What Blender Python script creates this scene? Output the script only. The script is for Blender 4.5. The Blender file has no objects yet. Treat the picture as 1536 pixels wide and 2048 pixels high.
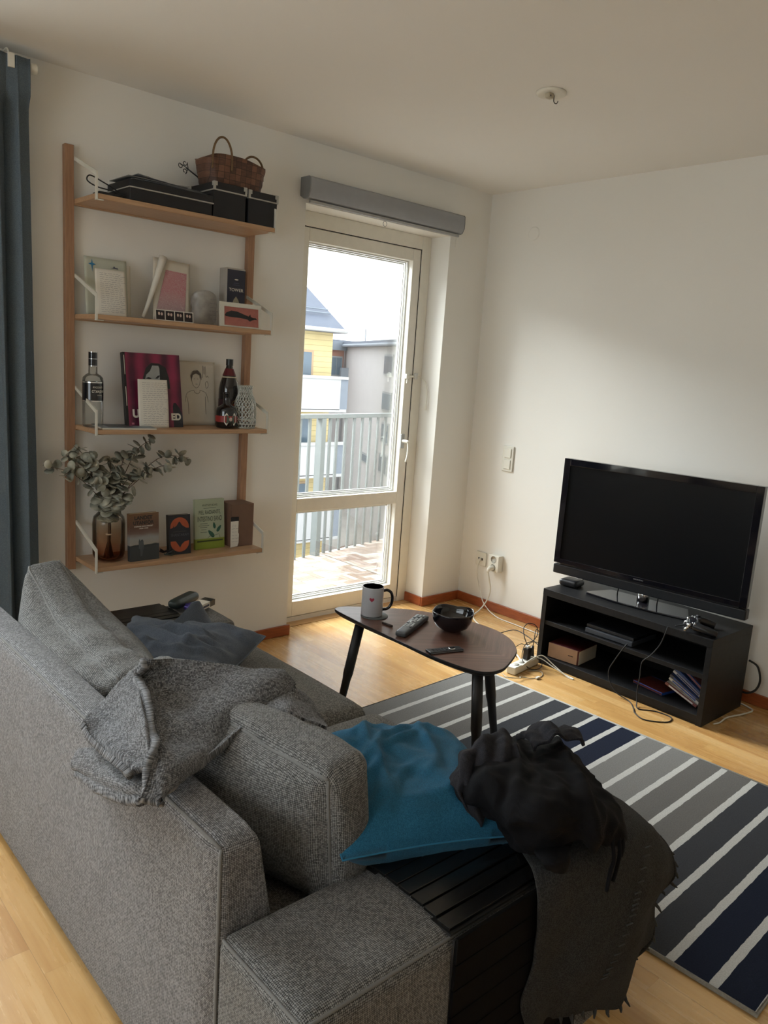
import bpy, math, random
from mathutils import Vector, Matrix, Euler, noise
random.seed(7)
PI = math.pi
C = bpy.context.scene.collection
scn = bpy.context.scene

# ------------------------------------------------------------------ camera
CAM = Vector((-3.71531, -3.31050, 1.46228))
YAW, PITCH, ROLL, FPX = 0.738983, 0.184484, 0.068644, 1570.06
fw = Vector((math.sin(YAW)*math.cos(PITCH), math.cos(YAW)*math.cos(PITCH), -math.sin(PITCH)))
rt = Vector((math.cos(YAW), -math.sin(YAW), 0)); up = rt.cross(fw)
r2 = rt*math.cos(ROLL) + up*math.sin(ROLL); u2 = -rt*math.sin(ROLL) + up*math.cos(ROLL)
cd = bpy.data.cameras.new('camera'); cam = bpy.data.objects.new('camera', cd); C.objects.link(cam)
cd.sensor_fit = 'VERTICAL'; cd.sensor_height = 32; cd.lens = FPX/2048*32; cd.clip_start = 0.05; cd.clip_end = 300
cam.matrix_world = Matrix(((r2.x, u2.x, -fw.x, CAM.x), (r2.y, u2.y, -fw.y, CAM.y), (r2.z, u2.z, -fw.z, CAM.z), (0, 0, 0, 1)))
scn.camera = cam

# ------------------------------------------------------------------ world, lights, exposure
scn.view_settings.view_transform = 'Standard'; scn.view_settings.look = 'None'
scn.view_settings.gamma = 1; scn.view_settings.use_curve_mapping = False
scn.view_settings.exposure = 0.20
w = bpy.data.worlds.new('overcast_sky'); scn.world = w; w.use_nodes = True
nt = w.node_tree; nt.nodes.clear()
bg = nt.nodes.new('ShaderNodeBackground'); wo = nt.nodes.new('ShaderNodeOutputWorld')
tc = nt.nodes.new('ShaderNodeTexCoord'); ns = nt.nodes.new('ShaderNodeTexNoise'); ns.inputs['Scale'].default_value = 1.2
rp = nt.nodes.new('ShaderNodeValToRGB')
rp.color_ramp.elements[0].position = .3; rp.color_ramp.elements[0].color = (.90, .95, 1.0, 1)
rp.color_ramp.elements[1].position = .7; rp.color_ramp.elements[1].color = (.97, .99, 1.0, 1)
nt.links.new(tc.outputs['Generated'], ns.inputs['Vector']); nt.links.new(ns.outputs['Fac'], rp.inputs['Fac'])
nt.links.new(rp.outputs['Color'], bg.inputs['Color']); nt.links.new(bg.outputs[0], wo.inputs[0])
bg.inputs['Strength'].default_value = 3.3

def area(name, loc, to, sx, sy, power, col=(1, .985, .96)):
    l = bpy.data.lights.new(name, 'AREA'); l.shape = 'RECTANGLE'; l.size = sx; l.size_y = sy; l.energy = power; l.color = col
    o = bpy.data.objects.new(name, l); C.objects.link(o); o.location = loc
    o.rotation_euler = (Vector(to)-Vector(loc)).to_track_quat('-Z', 'Y').to_euler()
    return o
# daylight of the balcony door (softboxes added unseen above the balcony) and of the window behind the curtain
area('door_daylight', (-2.3, 3.0, 4.1), (-.5, -1.0, .3), 3.6, 2.8, 1250, (.93, .965, 1))
area('added_floor_light', (-.6, 3.6, 4.15), (-1.2, -2.2, 0), 2.6, 1.6, 800, (.93, .965, 1))  # second softbox, added out of view to lift the floor indoors
area('window_daylight', (-3.72, .45, 1.75), (-3.1, -3.0, .9), 1.5, 1.5, 50, (.86, .93, 1))
# weak fill lamp added outside a made-up, unseen window in the side wall
area('side_fill_lamp', (-6.02, -2.2, 1.5), (-3, -2.0, 1.0), 1.9, 1.4, 8, (.86, .93, 1))

# ------------------------------------------------------------------ node helpers
class NT:
    def __init__(s, name):
        s.m = bpy.data.materials.new(name); s.m.use_nodes = True; s.t = s.m.node_tree; s.t.nodes.clear()
        s.out = s.n('ShaderNodeOutputMaterial'); s.p = s.n('ShaderNodeBsdfPrincipled'); s.l(s.p.outputs[0], s.out.inputs[0])
    def n(s, k, **kw):
        x = s.t.nodes.new(k)
        for a, b in kw.items():
            if hasattr(x, a): setattr(x, a, b)
            else: x.inputs[a].default_value = b
        return x
    def l(s, a, b): s.t.links.new(a, b)
    def v(s, sock, val):
        if isinstance(val, (int, float)): sock.default_value = val
        elif isinstance(val, tuple): sock.default_value = val
        else: s.l(val, sock)
    def math(s, op, a, b=0.0, c=None):
        x = s.t.nodes.new('ShaderNodeMath'); x.operation = op; s.v(x.inputs[0], a); s.v(x.inputs[1], b)
        if c is not None: s.v(x.inputs[2], c)
        return x.outputs[0]
    def mix(s, f, a, b, kind='MIX'):
        x = s.t.nodes.new('ShaderNodeMix'); x.data_type = 'RGBA'; x.blend_type = kind
        s.v(x.inputs[0], f); s.v(x.inputs[6], a); s.v(x.inputs[7], b); return x.outputs[2]
    def ramp(s, f, *st):
        x = s.t.nodes.new('ShaderNodeValToRGB'); s.l(f, x.inputs[0]); e = x.color_ramp.elements
        while len(e) < len(st): e.new(.5)
        for i, (p, c) in enumerate(st): e[i].position = p; e[i].color = c4(c)
        return x.outputs[0]
    def noise(s, vec, scale, detail=3, rough=.5):
        x = s.n('ShaderNodeTexNoise'); x.inputs['Scale'].default_value = scale; x.inputs['Detail'].default_value = detail
        x.inputs['Roughness'].default_value = rough
        if vec is not None: s.l(vec, x.inputs['Vector'])
        return x.outputs['Fac']
    def bump(s, h, strength=.3, dist=.002):
        x = s.n('ShaderNodeBump'); x.inputs['Strength'].default_value = strength; x.inputs['Distance'].default_value = dist
        s.l(h, x.inputs['Height']); s.l(x.outputs[0], s.p.inputs['Normal'])
    def map(s, vec, sc=(1, 1, 1), rot=(0, 0, 0)):
        x = s.n('ShaderNodeMapping'); x.inputs['Scale'].default_value = sc; x.inputs['Rotation'].default_value = rot
        s.l(vec, x.inputs['Vector']); return x.outputs[0]
    def obj(s): return s.n('ShaderNodeTexCoord').outputs['Object']
    def pos(s): return s.n('ShaderNodeNewGeometry').outputs['Position']
    def uv(s): return s.n('ShaderNodeTexCoord').outputs['UV']
def c4(c): return (c, c, c, 1) if isinstance(c, (int, float)) else (tuple(c)+(1,) if len(c) == 3 else tuple(c))
def srgb(h):
    def f(v):
        v /= 255.; return v/12.92 if v <= .04045 else ((v+.055)/1.055)**2.4
    return tuple(f(int(h[i:i+2], 16)) for i in (0, 2, 4))

def plain(name, col, rough=.5, metal=0, var=.06, scale=30, bump=0, coat=0, spec=.5):
    m = NT(name); n = m.noise(m.obj(), scale)
    a = tuple(x*(1-var) for x in c4(col)[:3]); b = tuple(min(1, x*(1+var)) for x in c4(col)[:3])
    m.l(m.ramp(n, (.3, a), (.7, b)), m.p.inputs['Base Color'])
    m.p.inputs['Roughness'].default_value = rough; m.p.inputs['Metallic'].default_value = metal
    m.p.inputs['Coat Weight'].default_value = coat; m.p.inputs['Specular IOR Level'].default_value = spec
    if bump: m.bump(m.noise(m.obj(), scale*4), bump, .001)
    return m.m

def fabric(name, dark, light, cell=.0042, thread=.5, bumpd=.0016, rough=.95, mottled=.12, bias=0.0, sheen=.1):
    m = NT(name); uv = m.uv(); mp = m.map(uv, (1/cell, 1/cell, 1))
    wob = m.n('ShaderNodeTexNoise'); wob.inputs['Scale'].default_value = .06; m.l(mp, wob.inputs['Vector'])
    ad = m.n('ShaderNodeVectorMath', operation='MULTIPLY_ADD'); m.l(wob.outputs['Color'], ad.inputs[0]); ad.inputs[1].default_value = (.9, .9, 0); m.l(mp, ad.inputs[2])
    sp = m.n('ShaderNodeSeparateXYZ'); m.l(ad.outputs[0], sp.inputs[0]); u, v = sp.outputs[0], sp.outputs[1]
    sx = m.math('ABSOLUTE', m.math('SINE', m.math('MULTIPLY', u, PI))); sy = m.math('ABSOLUTE', m.math('SINE', m.math('MULTIPLY', v, PI)))
    fu, fv = m.math('FLOOR', u), m.math('FLOOR', v)
    chk = m.math('MODULO', m.math('ABSOLUTE', m.math('ADD', fu, fv)), 2.0)       # over / under
    h = m.math('ADD', m.math('MULTIPLY', chk, sx), m.math('MULTIPLY', m.math('SUBTRACT', 1.0, chk), sy))
    cb = m.n('ShaderNodeCombineXYZ'); m.l(fu, cb.inputs[0]); m.l(fv, cb.inputs[1])
    wn = m.n('ShaderNodeTexWhiteNoise'); wn.noise_dimensions = '2D'; m.l(cb.outputs[0], wn.inputs['Vector'])
    big = m.noise(m.map(uv, (7, 7, 1)), 1.0)
    t = m.math('ADD', m.math('MULTIPLY', wn.outputs['Value'], thread), m.math('MULTIPLY', h, 1-thread))
    t = m.math('ADD', t, m.math('MULTIPLY', m.math('SUBTRACT', big, .5), mottled))
    t = m.math('ADD', t, bias)
    m.l(m.ramp(t, (.30, dark), (.62, tuple(.45*a+.55*b for a, b in zip(dark, light))), (.92, light)), m.p.inputs['Base Color'])
    m.p.inputs['Roughness'].default_value = rough; m.p.inputs['Specular IOR Level'].default_value = .2
    m.p.inputs['Sheen Weight'].default_value = sheen; m.p.inputs['Sheen Roughness'].default_value = .5
    m.bump(h, .55, bumpd); return m.m

def wood(name, a, b, sc=(1, 12, 12), rough=.45, fine=60, axis=None):
    m = NT(name); o = m.map(m.obj(), sc); n = m.noise(o, 6, 5, .6); n2 = m.noise(m.map(m.obj(), tuple(x*4 for x in sc)), fine/6, 3)
    t = m.math('ADD', m.math('MULTIPLY', n, .75), m.math('MULTIPLY', n2, .25))
    m.l(m.ramp(t, (.35, a), (.65, b)), m.p.inputs['Base Color']); m.p.inputs['Roughness'].default_value = rough
    m.bump(n2, .08, .0006); return m.m

def glassmat(name, tint=(1, 1, 1), refl=1.0, rough=0.0, ior=1.5):
    m = NT(name); m.t.nodes.remove(m.p)
    tr = m.n('ShaderNodeBsdfTransparent'); tr.inputs[0].default_value = c4(tint)
    gl = m.n('ShaderNodeBsdfGlossy'); gl.inputs['Roughness'].default_value = rough
    fr = m.n('ShaderNodeFresnel'); fr.inputs['IOR'].default_value = ior
    mx = m.n('ShaderNodeMixShader'); m.l(m.math('MULTIPLY', fr.outputs[0], refl), mx.inputs[0])
    m.l(tr.outputs[0], mx.inputs[1]); m.l(gl.outputs[0], mx.inputs[2]); m.l(mx.outputs[0], m.out.inputs[0]); return m.m, m, tr

# ------------------------------------------------------------------ mesh helpers
class MB:
    def __init__(s): s.v = []; s.f = []
    def add(s, vs, fs):
        k = len(s.v); s.v += [tuple(p) for p in vs]; s.f += [tuple(i+k for i in f) for f in fs]; return s
    def box(s, x0, x1, y0, y1, z0, z1, M=None):
        vs = [Vector((x, y, z)) for x in (x0, x1) for y in (y0, y1) for z in (z0, z1)]
        if M: vs = [M @ p for p in vs]
        return s.add(vs, [(0, 1, 3, 2), (4, 6, 7, 5), (0, 4, 5, 1), (2, 3, 7, 6), (0, 2, 6, 4), (1, 5, 7, 3)])
    def prism(s, poly, axis, a, b):
        def P(p, t):
            return {0: (t, p[0], p[1]), 1: (p[0], t, p[1]), 2: (p[0], p[1], t)}[axis]
        n = len(poly); vs = [P(p, a) for p in poly]+[P(p, b) for p in poly]
        return s.add(vs, [tuple(range(n))[::-1], tuple(range(n, 2*n))]+[(i, (i+1) % n, n+(i+1) % n, n+i) for i in range(n)])
    def lathe(s, prof, seg=32, c=(0, 0, 0), close=False):
        vs = []; n = len(prof)
        for r, z in prof:
            for k in range(seg):
                a = 2*PI*k/seg; vs.append((c[0]+r*math.cos(a), c[1]+r*math.sin(a), c[2]+z))
        fs = [(i*seg+k, i*seg+(k+1) % seg, (i+1)*seg+(k+1) % seg, (i+1)*seg+k) for i in range(n-1) for k in range(seg)]
        if prof[0][0] > 1e-5 and not close: fs.append(tuple(range(seg))[::-1])
        if prof[-1][0] > 1e-5 and not close: fs.append(tuple((n-1)*seg+k for k in range(seg)))
        return s.add(vs, fs)
    def tube(s, pts, r, seg=8, closed=False, smooth=0, flat=None):
        pts = [Vector(p) for p in pts]
        if smooth: pts = crom(pts, smooth, closed)
        n = len(pts); vs = []; prev = None
        for i, p in enumerate(pts):
            a = pts[(i-1) % n] if (closed or i) else p; b = pts[(i+1) % n] if (closed or i < n-1) else p
            t = (b-a); t = t.normalized() if t.length > 1e-9 else Vector((0, 0, 1))
            if prev is None:
                h = Vector((0, 0, 1)) if abs(t.z) < .9 else Vector((1, 0, 0)); prev = t.cross(h).normalized()
            e = prev-t*prev.dot(t); e = e.normalized() if e.length > 1e-6 else t.orthogonal().normalized(); prev = e; g = t.cross(e)
            rr = r(i/(n-1)) if callable(r) else r
            for k in range(seg):
                q = 2*PI*k/seg; vs.append(p+(e*math.cos(q)+g*math.sin(q))*rr)
        m = n if closed else n-1
        fs = [(i*seg+k, i*seg+(k+1) % seg, ((i+1) % n)*seg+(k+1) % seg, ((i+1) % n)*seg+k) for i in range(m) for k in range(seg)]
        if not closed: fs += [tuple(range(seg))[::-1], tuple((n-1)*seg+k for k in range(seg))]
        return s.add(vs, fs)
def crom(P, n, closed=False):
    out = []; N = len(P)
    g = (lambda i: P[i % N]) if closed else (lambda i: P[max(0, min(N-1, i))])
    for i in range(N if closed else N-1):
        a, b, c, d = g(i-1), g(i), g(i+1), g(i+2)
        for k in range(n):
            t = k/n; out.append(.5*((2*b)+(c-a)*t+(2*a-5*b+4*c-d)*t*t+(3*b-a-3*c+d)*t**3))
    if not closed: out.append(P[-1])
    return out

def boxuv(me, scale=1):
    uvl = me.uv_layers.new(name='uv')
    for p in me.polygons:
        n = p.normal; ax = max(range(3), key=lambda i: abs(n[i]))
        for li in p.loop_indices:
            c = me.vertices[me.loops[li].vertex_index].co
            uvl.data[li].uv = ((c.y, c.z), (c.x, c.z), (c.x, c.y))[ax]
def ob(name, mb, m, parent=None, smooth=False, bevel=0, uv=False, origin=None, seg=2):
    me = bpy.data.meshes.new(name); vs = mb.v
    if origin is not None: vs = [(p[0]-origin[0], p[1]-origin[1], p[2]-origin[2]) for p in vs]
    me.from_pydata(vs, [], mb.f); me.update()
    import bmesh
    bm = bmesh.new(); bm.from_mesh(me); bmesh.ops.recalc_face_normals(bm, faces=bm.faces); bm.to_mesh(me); bm.free()
    if uv: boxuv(me)
    me.materials.append(m)
    if smooth:
        for p in me.polygons: p.use_smooth = True
    o = bpy.data.objects.new(name, me); C.objects.link(o)
    if parent is not None: o.parent = parent
    elif origin is not None: o.location = origin
    if bevel:
        b = o.modifiers.new('bevel', 'BEVEL'); b.width = bevel; b.segments = seg; b.limit_method = 'ANGLE'; b.angle_limit = .6
        for p in me.polygons: p.use_smooth = True
        b.harden_normals = True
    return o
def autosmooth(o, ang=.6):
    m = o.modifiers.new('ws', 'WEIGHTED_NORMAL'); m.keep_sharp = True
    for e in o.data.edges: pass
    return o
def tag(o, label, cat, group=None):
    o['label'] = label; o['category'] = cat
    if group: o['group'] = group
    return o
def thing(name, label, cat, loc=(0, 0, 0), rot=(0, 0, 0), group=None):
    o = bpy.data.objects.new(name, None); C.objects.link(o); o.location = loc; o.rotation_euler = rot; o.empty_display_size = .05
    return tag(o, label, cat, group)
def struct(o): o['kind'] = 'structure'; return o
def text(s, width, cx, cz, y, m, parent, height=None, name='lettering', bold=0, M=None, ext=.0003):
    cu = bpy.data.curves.new(name, 'FONT'); cu.body = s; cu.size = 1; cu.extrude = 0; cu.offset = bold; cu.align_x = 'CENTER'
    o = bpy.data.objects.new(name, cu); C.objects.link(o); bpy.context.view_layer.update()
    me = bpy.data.meshes.new_from_object(o.evaluated_get(bpy.context.evaluated_depsgraph_get()))
    bpy.data.objects.remove(o); bpy.data.curves.remove(cu)
    xs = [v.co.x for v in me.vertices]; ys = [v.co.y for v in me.vertices]
    if not xs: return None
    w0, x0 = max(xs)-min(xs), (max(xs)+min(xs))/2; h0, y0 = max(ys)-min(ys), (max(ys)+min(ys))/2
    k = width/w0; kh = height/h0 if height else k
    for v in me.vertices:
        p = Vector(((v.co.x-x0)*k+cx, y-ext, (v.co.y-y0)*kh+cz)); v.co = M(p) if M else p
    me.materials.append(m); t = bpy.data.objects.new(name, me); C.objects.link(t); t.parent = parent; return t
def disc(cx, cz, r, y, seg=24, rz=None, a0=0, a1=2*PI):
    n = seg; pts = [(cx+r*math.cos(a0+(a1-a0)*k/n), y, cz+(rz or r)*math.sin(a0+(a1-a0)*k/n)) for k in range(n)]
    mb = MB(); mb.add(pts, [tuple(range(n))]); return mb
def poly(pts, y):
    mb = MB(); mb.add([(x, y, z) for x, z in pts], [tuple(range(len(pts)))]); return mb

# soft box: a rounded, bulging box on the lattice of a cube
def soft(h, r, bul, n=22, warp=None):
    """h half sizes, r corner radius, bul = (x-,x+,y-,y+,z-,z+) bulges; returns MB and the point map"""
    hx, hy, hz = h
    def f(p):
        q = Vector((p[0]*hx, p[1]*hy, p[2]*hz)); H = (hx, hy, hz)
        inn = Vector([max(-(H[i]-r), min(H[i]-r, q[i])) for i in range(3)]); d = q-inn
        pos = inn+(d.normalized()*r if d.length > 1e-9 else d)
        for a in range(3):
            s = 1 if p[a] > 0 else 0; b = bul[2*a+s]
            if b:
                u, v = [p[i] for i in range(3) if i != a]
                pos[a] += (1 if s else -1)*b*abs(p[a])**5*max(0, 1-u*u)**.75*max(0, 1-v*v)**.75
        return warp(pos, p) if warp else pos
    idx = {}; vs = []; fs = []
    def vid(i, j, k):
        key = (i, j, k)
        if key not in idx:
            def g(t):
                t = 2*t/n-1; return math.copysign(abs(t)**.8, t) if abs(t) < 1 else t
            idx[key] = len(vs); vs.append(f((g(i), g(j), g(k))))
        return idx[key]
    for a in range(3):
        for s in (0, n):
            for i in range(n):
                for j in range(n):
                    q = []
                    for di, dj in ((0, 0), (1, 0), (1, 1), (0, 1)):
                        c = [0, 0, 0]; c[a] = s; o2 = [x for x in range(3) if x != a]; c[o2[0]] = i+di; c[o2[1]] = j+dj; q.append(vid(*c))
                    fs.append(tuple(q))
    mb = MB(); mb.v = [tuple(p) for p in vs]; mb.f = fs; return mb, f
def edgepath(f, a, sa, b, sb, n=40, out=.0):
    c = [x for x in range(3) if x not in (a, b)][0]; pts = []
    for k in range(n+1):
        p = [0, 0, 0]; p[a] = sa; p[b] = sb; p[c] = -1+2*k/n; pts.append(f(p))
    return pts

def patch(name, grid, m, parent=None, sub=8, thick=.008, wr=None, amp=.006, freq=14, seed=0, uvs=True, ridge=.6, subd=0, stretch=(1, 1, 1)):
    rows = [crom([Vector(p) for p in r], sub) for r in grid]
    cols = [crom([rows[i][j] for i in range(len(rows))], sub) for j in range(len(rows[0]))]
    R, Cn = len(cols[0]), len(cols); P = [[cols[j][i] for j in range(Cn)] for i in range(R)]
    N = [[None]*Cn for _ in range(R)]
    for i in range(R):
        for j in range(Cn):
            a = P[min(R-1, i+1)][j]-P[max(0, i-1)][j]; b = P[i][min(Cn-1, j+1)]-P[i][max(0, j-1)]
            nn = a.cross(b); N[i][j] = nn.normalized() if nn.length > 1e-9 else Vector((0, 0, 1))
    if (P[R//2][Cn//2]-CAM).dot(N[R//2][Cn//2]) > 0:
        N = [[-x for x in r] for r in N]
    vs = []
    for i in range(R):
        for j in range(Cn):
            p = P[i][j]; q = Vector((p.x*stretch[0], p.y*stretch[1], p.z*stretch[2]))*freq+Vector((seed*7.1, 0, 0))
            d = noise.noise(q)*(1-ridge)+(1-2*abs(noise.noise(q*1.3+Vector((3, 5, 1)))))*ridge*.6+noise.noise(q*2.9)*.25
            if wr: d += wr(i/(R-1), j/(Cn-1))
            vs.append(p+N[i][j]*d*amp)
    me = bpy.data.meshes.new(name)
    fs = [(i*Cn+j, i*Cn+j+1, (i+1)*Cn+j+1, (i+1)*Cn+j) for i in range(R-1) for j in range(Cn-1)]
    me.from_pydata([tuple(v) for v in vs], [], fs); me.update()
    uvl = me.uv_layers.new(name='uv'); U = [[0]*Cn for _ in range(R)]; V = [[0]*Cn for _ in range(R)]
    for i in range(R):
        for j in range(1, Cn): U[i][j] = U[i][j-1]+(P[i][j]-P[i][j-1]).length
    for j in range(Cn):
        for i in range(1, R): V[i][j] = V[i-1][j]+(P[i][j]-P[i-1][j]).length
    for pl in me.polygons:
        for li in pl.loop_indices:
            k = me.loops[li].vertex_index; uvl.data[li].uv = (U[k//Cn][k % Cn], V[k//Cn][k % Cn]); pl.use_smooth = True
    global LAST; LAST = (vs, R, Cn)
    me.materials.append(m); o = bpy.data.objects.new(name, me); C.objects.link(o)
    if parent is not None: o.parent = parent
    s = o.modifiers.new('thick', 'SOLIDIFY'); s.thickness = thick; s.offset = 0
    if subd: o.modifiers.new('sub', 'SUBSURF').levels = subd; o.modifiers['sub'].render_levels = subd
    return o
def toward(grid, k): return [[tuple(CAM+(Vector(p)-CAM)*k) for p in r] for r in grid]

# ------------------------------------------------------------------ materials
M = {}
def wallmat(name, col):
    m = NT(name); n = m.noise(m.pos(), 90, 4); b = m.noise(m.pos(), 2, 2)
    m.l(m.ramp(b, (.3, tuple(x*.985 for x in col)), (.7, col)), m.p.inputs['Base Color']); m.p.inputs['Roughness'].default_value = .75
    m.p.inputs['Specular IOR Level'].default_value = .25; m.bump(n, .12, .0008); return m.m
M['wall'] = wallmat('wall_paint', (.85, .832, .775))
M['ceil'] = wallmat('ceiling_paint', (.86, .85, .815))
def floormat():
    m = NT('oak_parquet'); sp = m.n('ShaderNodeSeparateXYZ'); m.l(m.pos(), sp.inputs[0]); x, y = sp.outputs[0], sp.outputs[1]
    row = m.math('FLOOR', m.math('DIVIDE', x, .066)); wn = m.n('ShaderNodeTexWhiteNoise'); wn.noise_dimensions = '1D'; m.l(row, wn.inputs['W'])
    yy = m.math('ADD', m.math('DIVIDE', y, .52), m.math('MULTIPLY', wn.outputs['Value'], 7.3)); idx = m.math('FLOOR', yy)
    cb = m.n('ShaderNodeCombineXYZ'); m.l(row, cb.inputs[0]); m.l(idx, cb.inputs[1])
    w2 = m.n('ShaderNodeTexWhiteNoise'); w2.noise_dimensions = '2D'; m.l(cb.outputs[0], w2.inputs['Vector'])
    off = m.n('ShaderNodeVectorMath', operation='MULTIPLY_ADD'); m.l(w2.outputs['Color'], off.inputs[0]); off.inputs[1].default_value = (9, 9, 9)
    m.l(m.pos(), off.inputs[2])
    g = m.noise(m.map(off.outputs[0], (34, 2.6, 1)), 1.0, 5, .6); g2 = m.noise(m.map(off.outputs[0], (130, 6, 1)), 1.0, 3, .6)
    t = m.math('ADD', m.math('ADD', m.math('MULTIPLY', w2.outputs['Value'], .30), m.math('MULTIPLY', g, .52)), m.math('MULTIPLY', g2, .18))
    col = m.ramp(t, (.22, srgb('ad7c46')), (.5, srgb('c99d60')), (.8, srgb('dbb67f')))
    fx = m.math('FRACT', m.math('DIVIDE', x, .066)); fy = m.math('FRACT', yy); bx = m.math('FRACT', m.math('DIVIDE', x, .198))
    gap = m.math('MAXIMUM', m.math('MULTIPLY', m.math('LESS_THAN', fx, .010), .16), m.math('MULTIPLY', m.math('LESS_THAN', fy, .0022), .2))
    gap = m.math('MAXIMUM', gap, m.math('MULTIPLY', m.math('LESS_THAN', bx, .006), .5))
    m.l(m.mix(gap, col, c4(srgb('5a3a1c'))), m.p.inputs['Base Color'])
    m.l(m.math('ADD', m.math('MULTIPLY', g, .10), .22), m.p.inputs['Roughness']); m.p.inputs['Specular IOR Level'].default_value = .75; m.p.inputs['Coat Weight'].default_value = .25; m.p.inputs['Coat Roughness'].default_value = .22
    m.bump(m.math('SUBTRACT', m.math('MULTIPLY', g2, .2), gap), .12, .0006); return m.m
M['floor'] = floormat()
M['sillwood'] = wood('sill_oak', srgb('b5854f'), srgb('d0a672'), (1.2, 14, 14), .32)
M['base'] = wood('cherry_baseboard', srgb('8a4423'), srgb('a85a30'), (3, 3, 20), .35)
M['frame'] = plain('door_paint', srgb('eae6da'), .4, var=.02)
M['white'] = plain('white_plastic', srgb('e2dfd2'), .35, var=.01)
M['alu'] = plain('grey_aluminium', srgb('9a9ca0'), .38, .35, var=.02)
M['rail'] = plain('grey_railing_paint', srgb('5c605f'), .6, var=.03, spec=.3)
M['chrome'] = plain('satin_chrome', (.7, .7, .7), .18, 1, var=.02)
M['black'] = plain('black_plastic', (.012, .012, .014), .35, var=.1)
M['blackgloss'] = plain('glossy_black', (.006, .006, .009), .08, var=.05, coat=.3)
M['screen'] = plain('dark_screen', (.0025, .003, .004), .3, var=.05, spec=.25)
M['rubber'] = plain('black_rubber', (.012, .012, .012), .7)
M['cablew'] = plain('white_cable', srgb('d9d6ca'), .4, var=.02)
M['bamboo'] = wood('bamboo', srgb('a88464'), srgb('bd9a78'), (1.5, 26, 26), .42)
M['bamboov'] = wood('bamboo_upright', srgb('936e54'), srgb('ad8668'), (26, 26, 1.5), .42)
M['bracket'] = plain('white_steel', srgb('d5d3c8'), .4, var=.02)
M['sofa'] = fabric('sofa_weave', (.010, .010, .0105), (.37, .37, .38), .0034, .34, .0014)
M['cush'] = fabric('cushion_weave', (.008, .008, .008), (.31, .31, .302), .0036, .32, .0016)
M['seat'] = fabric('seat_weave', (.022, .021, .019), (.34, .33, .305), .0030, .4, .0010)
M['pipe'] = fabric('piping_cloth', (.03, .03, .03), (.19, .19, .185), .003, .5, .0008)
M['throw'] = fabric('throw_wool', (.03, .03, .032), (.28, .285, .295), .0032, .5, .0022, mottled=.3)
M['blanket'] = fabric('charcoal_blanket_wool', (.014, .014, .014), (.058, .059, .058), .0022, .5, .0008, sheen=.02)
M['shirt'] = fabric('black_cotton', (.0012, .0012, .0018), (.0050, .0050, .0070), .0012, .5, .0003, rough=.85, sheen=0)
M['shirt2'] = fabric('faded_black_cotton', (.010, .010, .014), (.030, .030, .037), .0012, .5, .0003, rough=.85, sheen=.02)
M['blue'] = fabric('blue_linen', (.010, .078, .155), (.028, .175, .31), .0011, .5, .0003, mottled=.2, rough=.8, sheen=.08)
M['slate'] = fabric('slate_cotton', (.055, .068, .088), (.13, .152, .19), .0011, .5, .0003, mottled=.2, rough=.8)
M['curtain'] = fabric('blue_grey_curtain_linen', (.075, .100, .125), (.16, .205, .24), .0012, .5, .0003, mottled=.15)
M['tray'] = plain('black_slat', (.0065, .0066, .0068), .27, var=.2, scale=60, spec=.5)
M['flap'] = plain('matt_black_slat', (.006, .006, .0062), .8, var=.2, scale=60, spec=.08)
M['bench'] = plain('black_brown_foil', (.0095, .0095, .010), .45, var=.3, scale=50, bump=.1, spec=.3)
M['tabblack'] = plain('black_lacquer', (.008, .008, .009), .45)
M['paper'] = plain('paper', srgb('d6cfbf'), .8, var=.02)
M['paper2'] = plain('white_paper', srgb('ddd8cc'), .8, var=.02)
M['ink'] = plain('ink', (.09, .09, .12), .8)
def walnut():
    m = NT('walnut_veneer'); sp = m.n('ShaderNodeSeparateXYZ'); m.l(m.obj(), sp.inputs[0])
    ax = m.math('ABSOLUTE', sp.outputs[0]); cb = m.n('ShaderNodeCombineXYZ')
    m.l(m.math('SUBTRACT', m.math('MULTIPLY', sp.outputs[1], .80), m.math('MULTIPLY', ax, .6)), cb.inputs[0])
    m.l(m.math('ADD', m.math('MULTIPLY', sp.outputs[0], .8), m.math('MULTIPLY', sp.outputs[1], .6)), cb.inputs[1])
    n = m.noise(m.map(cb.outputs[0], (70, 3, 1)), 1.0, 4, .6); n2 = m.noise(m.map(cb.outputs[0], (240, 8, 1)), 1.0, 2)
    t = m.math('ADD', m.math('MULTIPLY', n, .7), m.math('MULTIPLY', n2, .3))
    m.l(m.ramp(t, (.3, srgb('4a322a')), (.55, srgb('705045')), (.75, srgb('94705f'))), m.p.inputs['Base Color'])
    m.p.inputs['Roughness'].default_value = .30; m.p.inputs['Specular IOR Level'].default_value = .7; return m.m
M['walnut'] = walnut()

# ------------------------------------------------------------------ the room
H = 2.5; LX = -5.75; FY = -5.8
OX0, OX1, OZ = -1.352, -.329, 2.214           # balcony door opening
WX0, WX1, WZ0, WZ1 = -4.45, -2.98, .55, 2.28  # window behind the curtain
f = MB(); f.box(LX, 0, FY, .09, -.12, 0); struct(ob('floor', f, M['floor']))
f = MB(); f.box(LX-.2, .3, FY-.2, .35, H, H+.2); struct(ob('ceiling', f, M['ceil']))
b = MB()
b.box(OX1, .3, 0, .32, -.2, H); b.box(OX0, OX1, 0, .32, OZ, H); b.box(WX1, OX0, 0, .32, -.2, H)
b.box(WX0, WX1, 0, .32, -.2, WZ0); b.box(WX0, WX1, 0, .32, WZ1, H); b.box(LX-.2, WX0, 0, .32, -.2, H)
struct(ob('wall_back', b, M['wall']))
b = MB(); b.box(0, .3, FY-.2, 0, -.2, H); struct(ob('wall_right', b, M['wall']))
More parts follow.
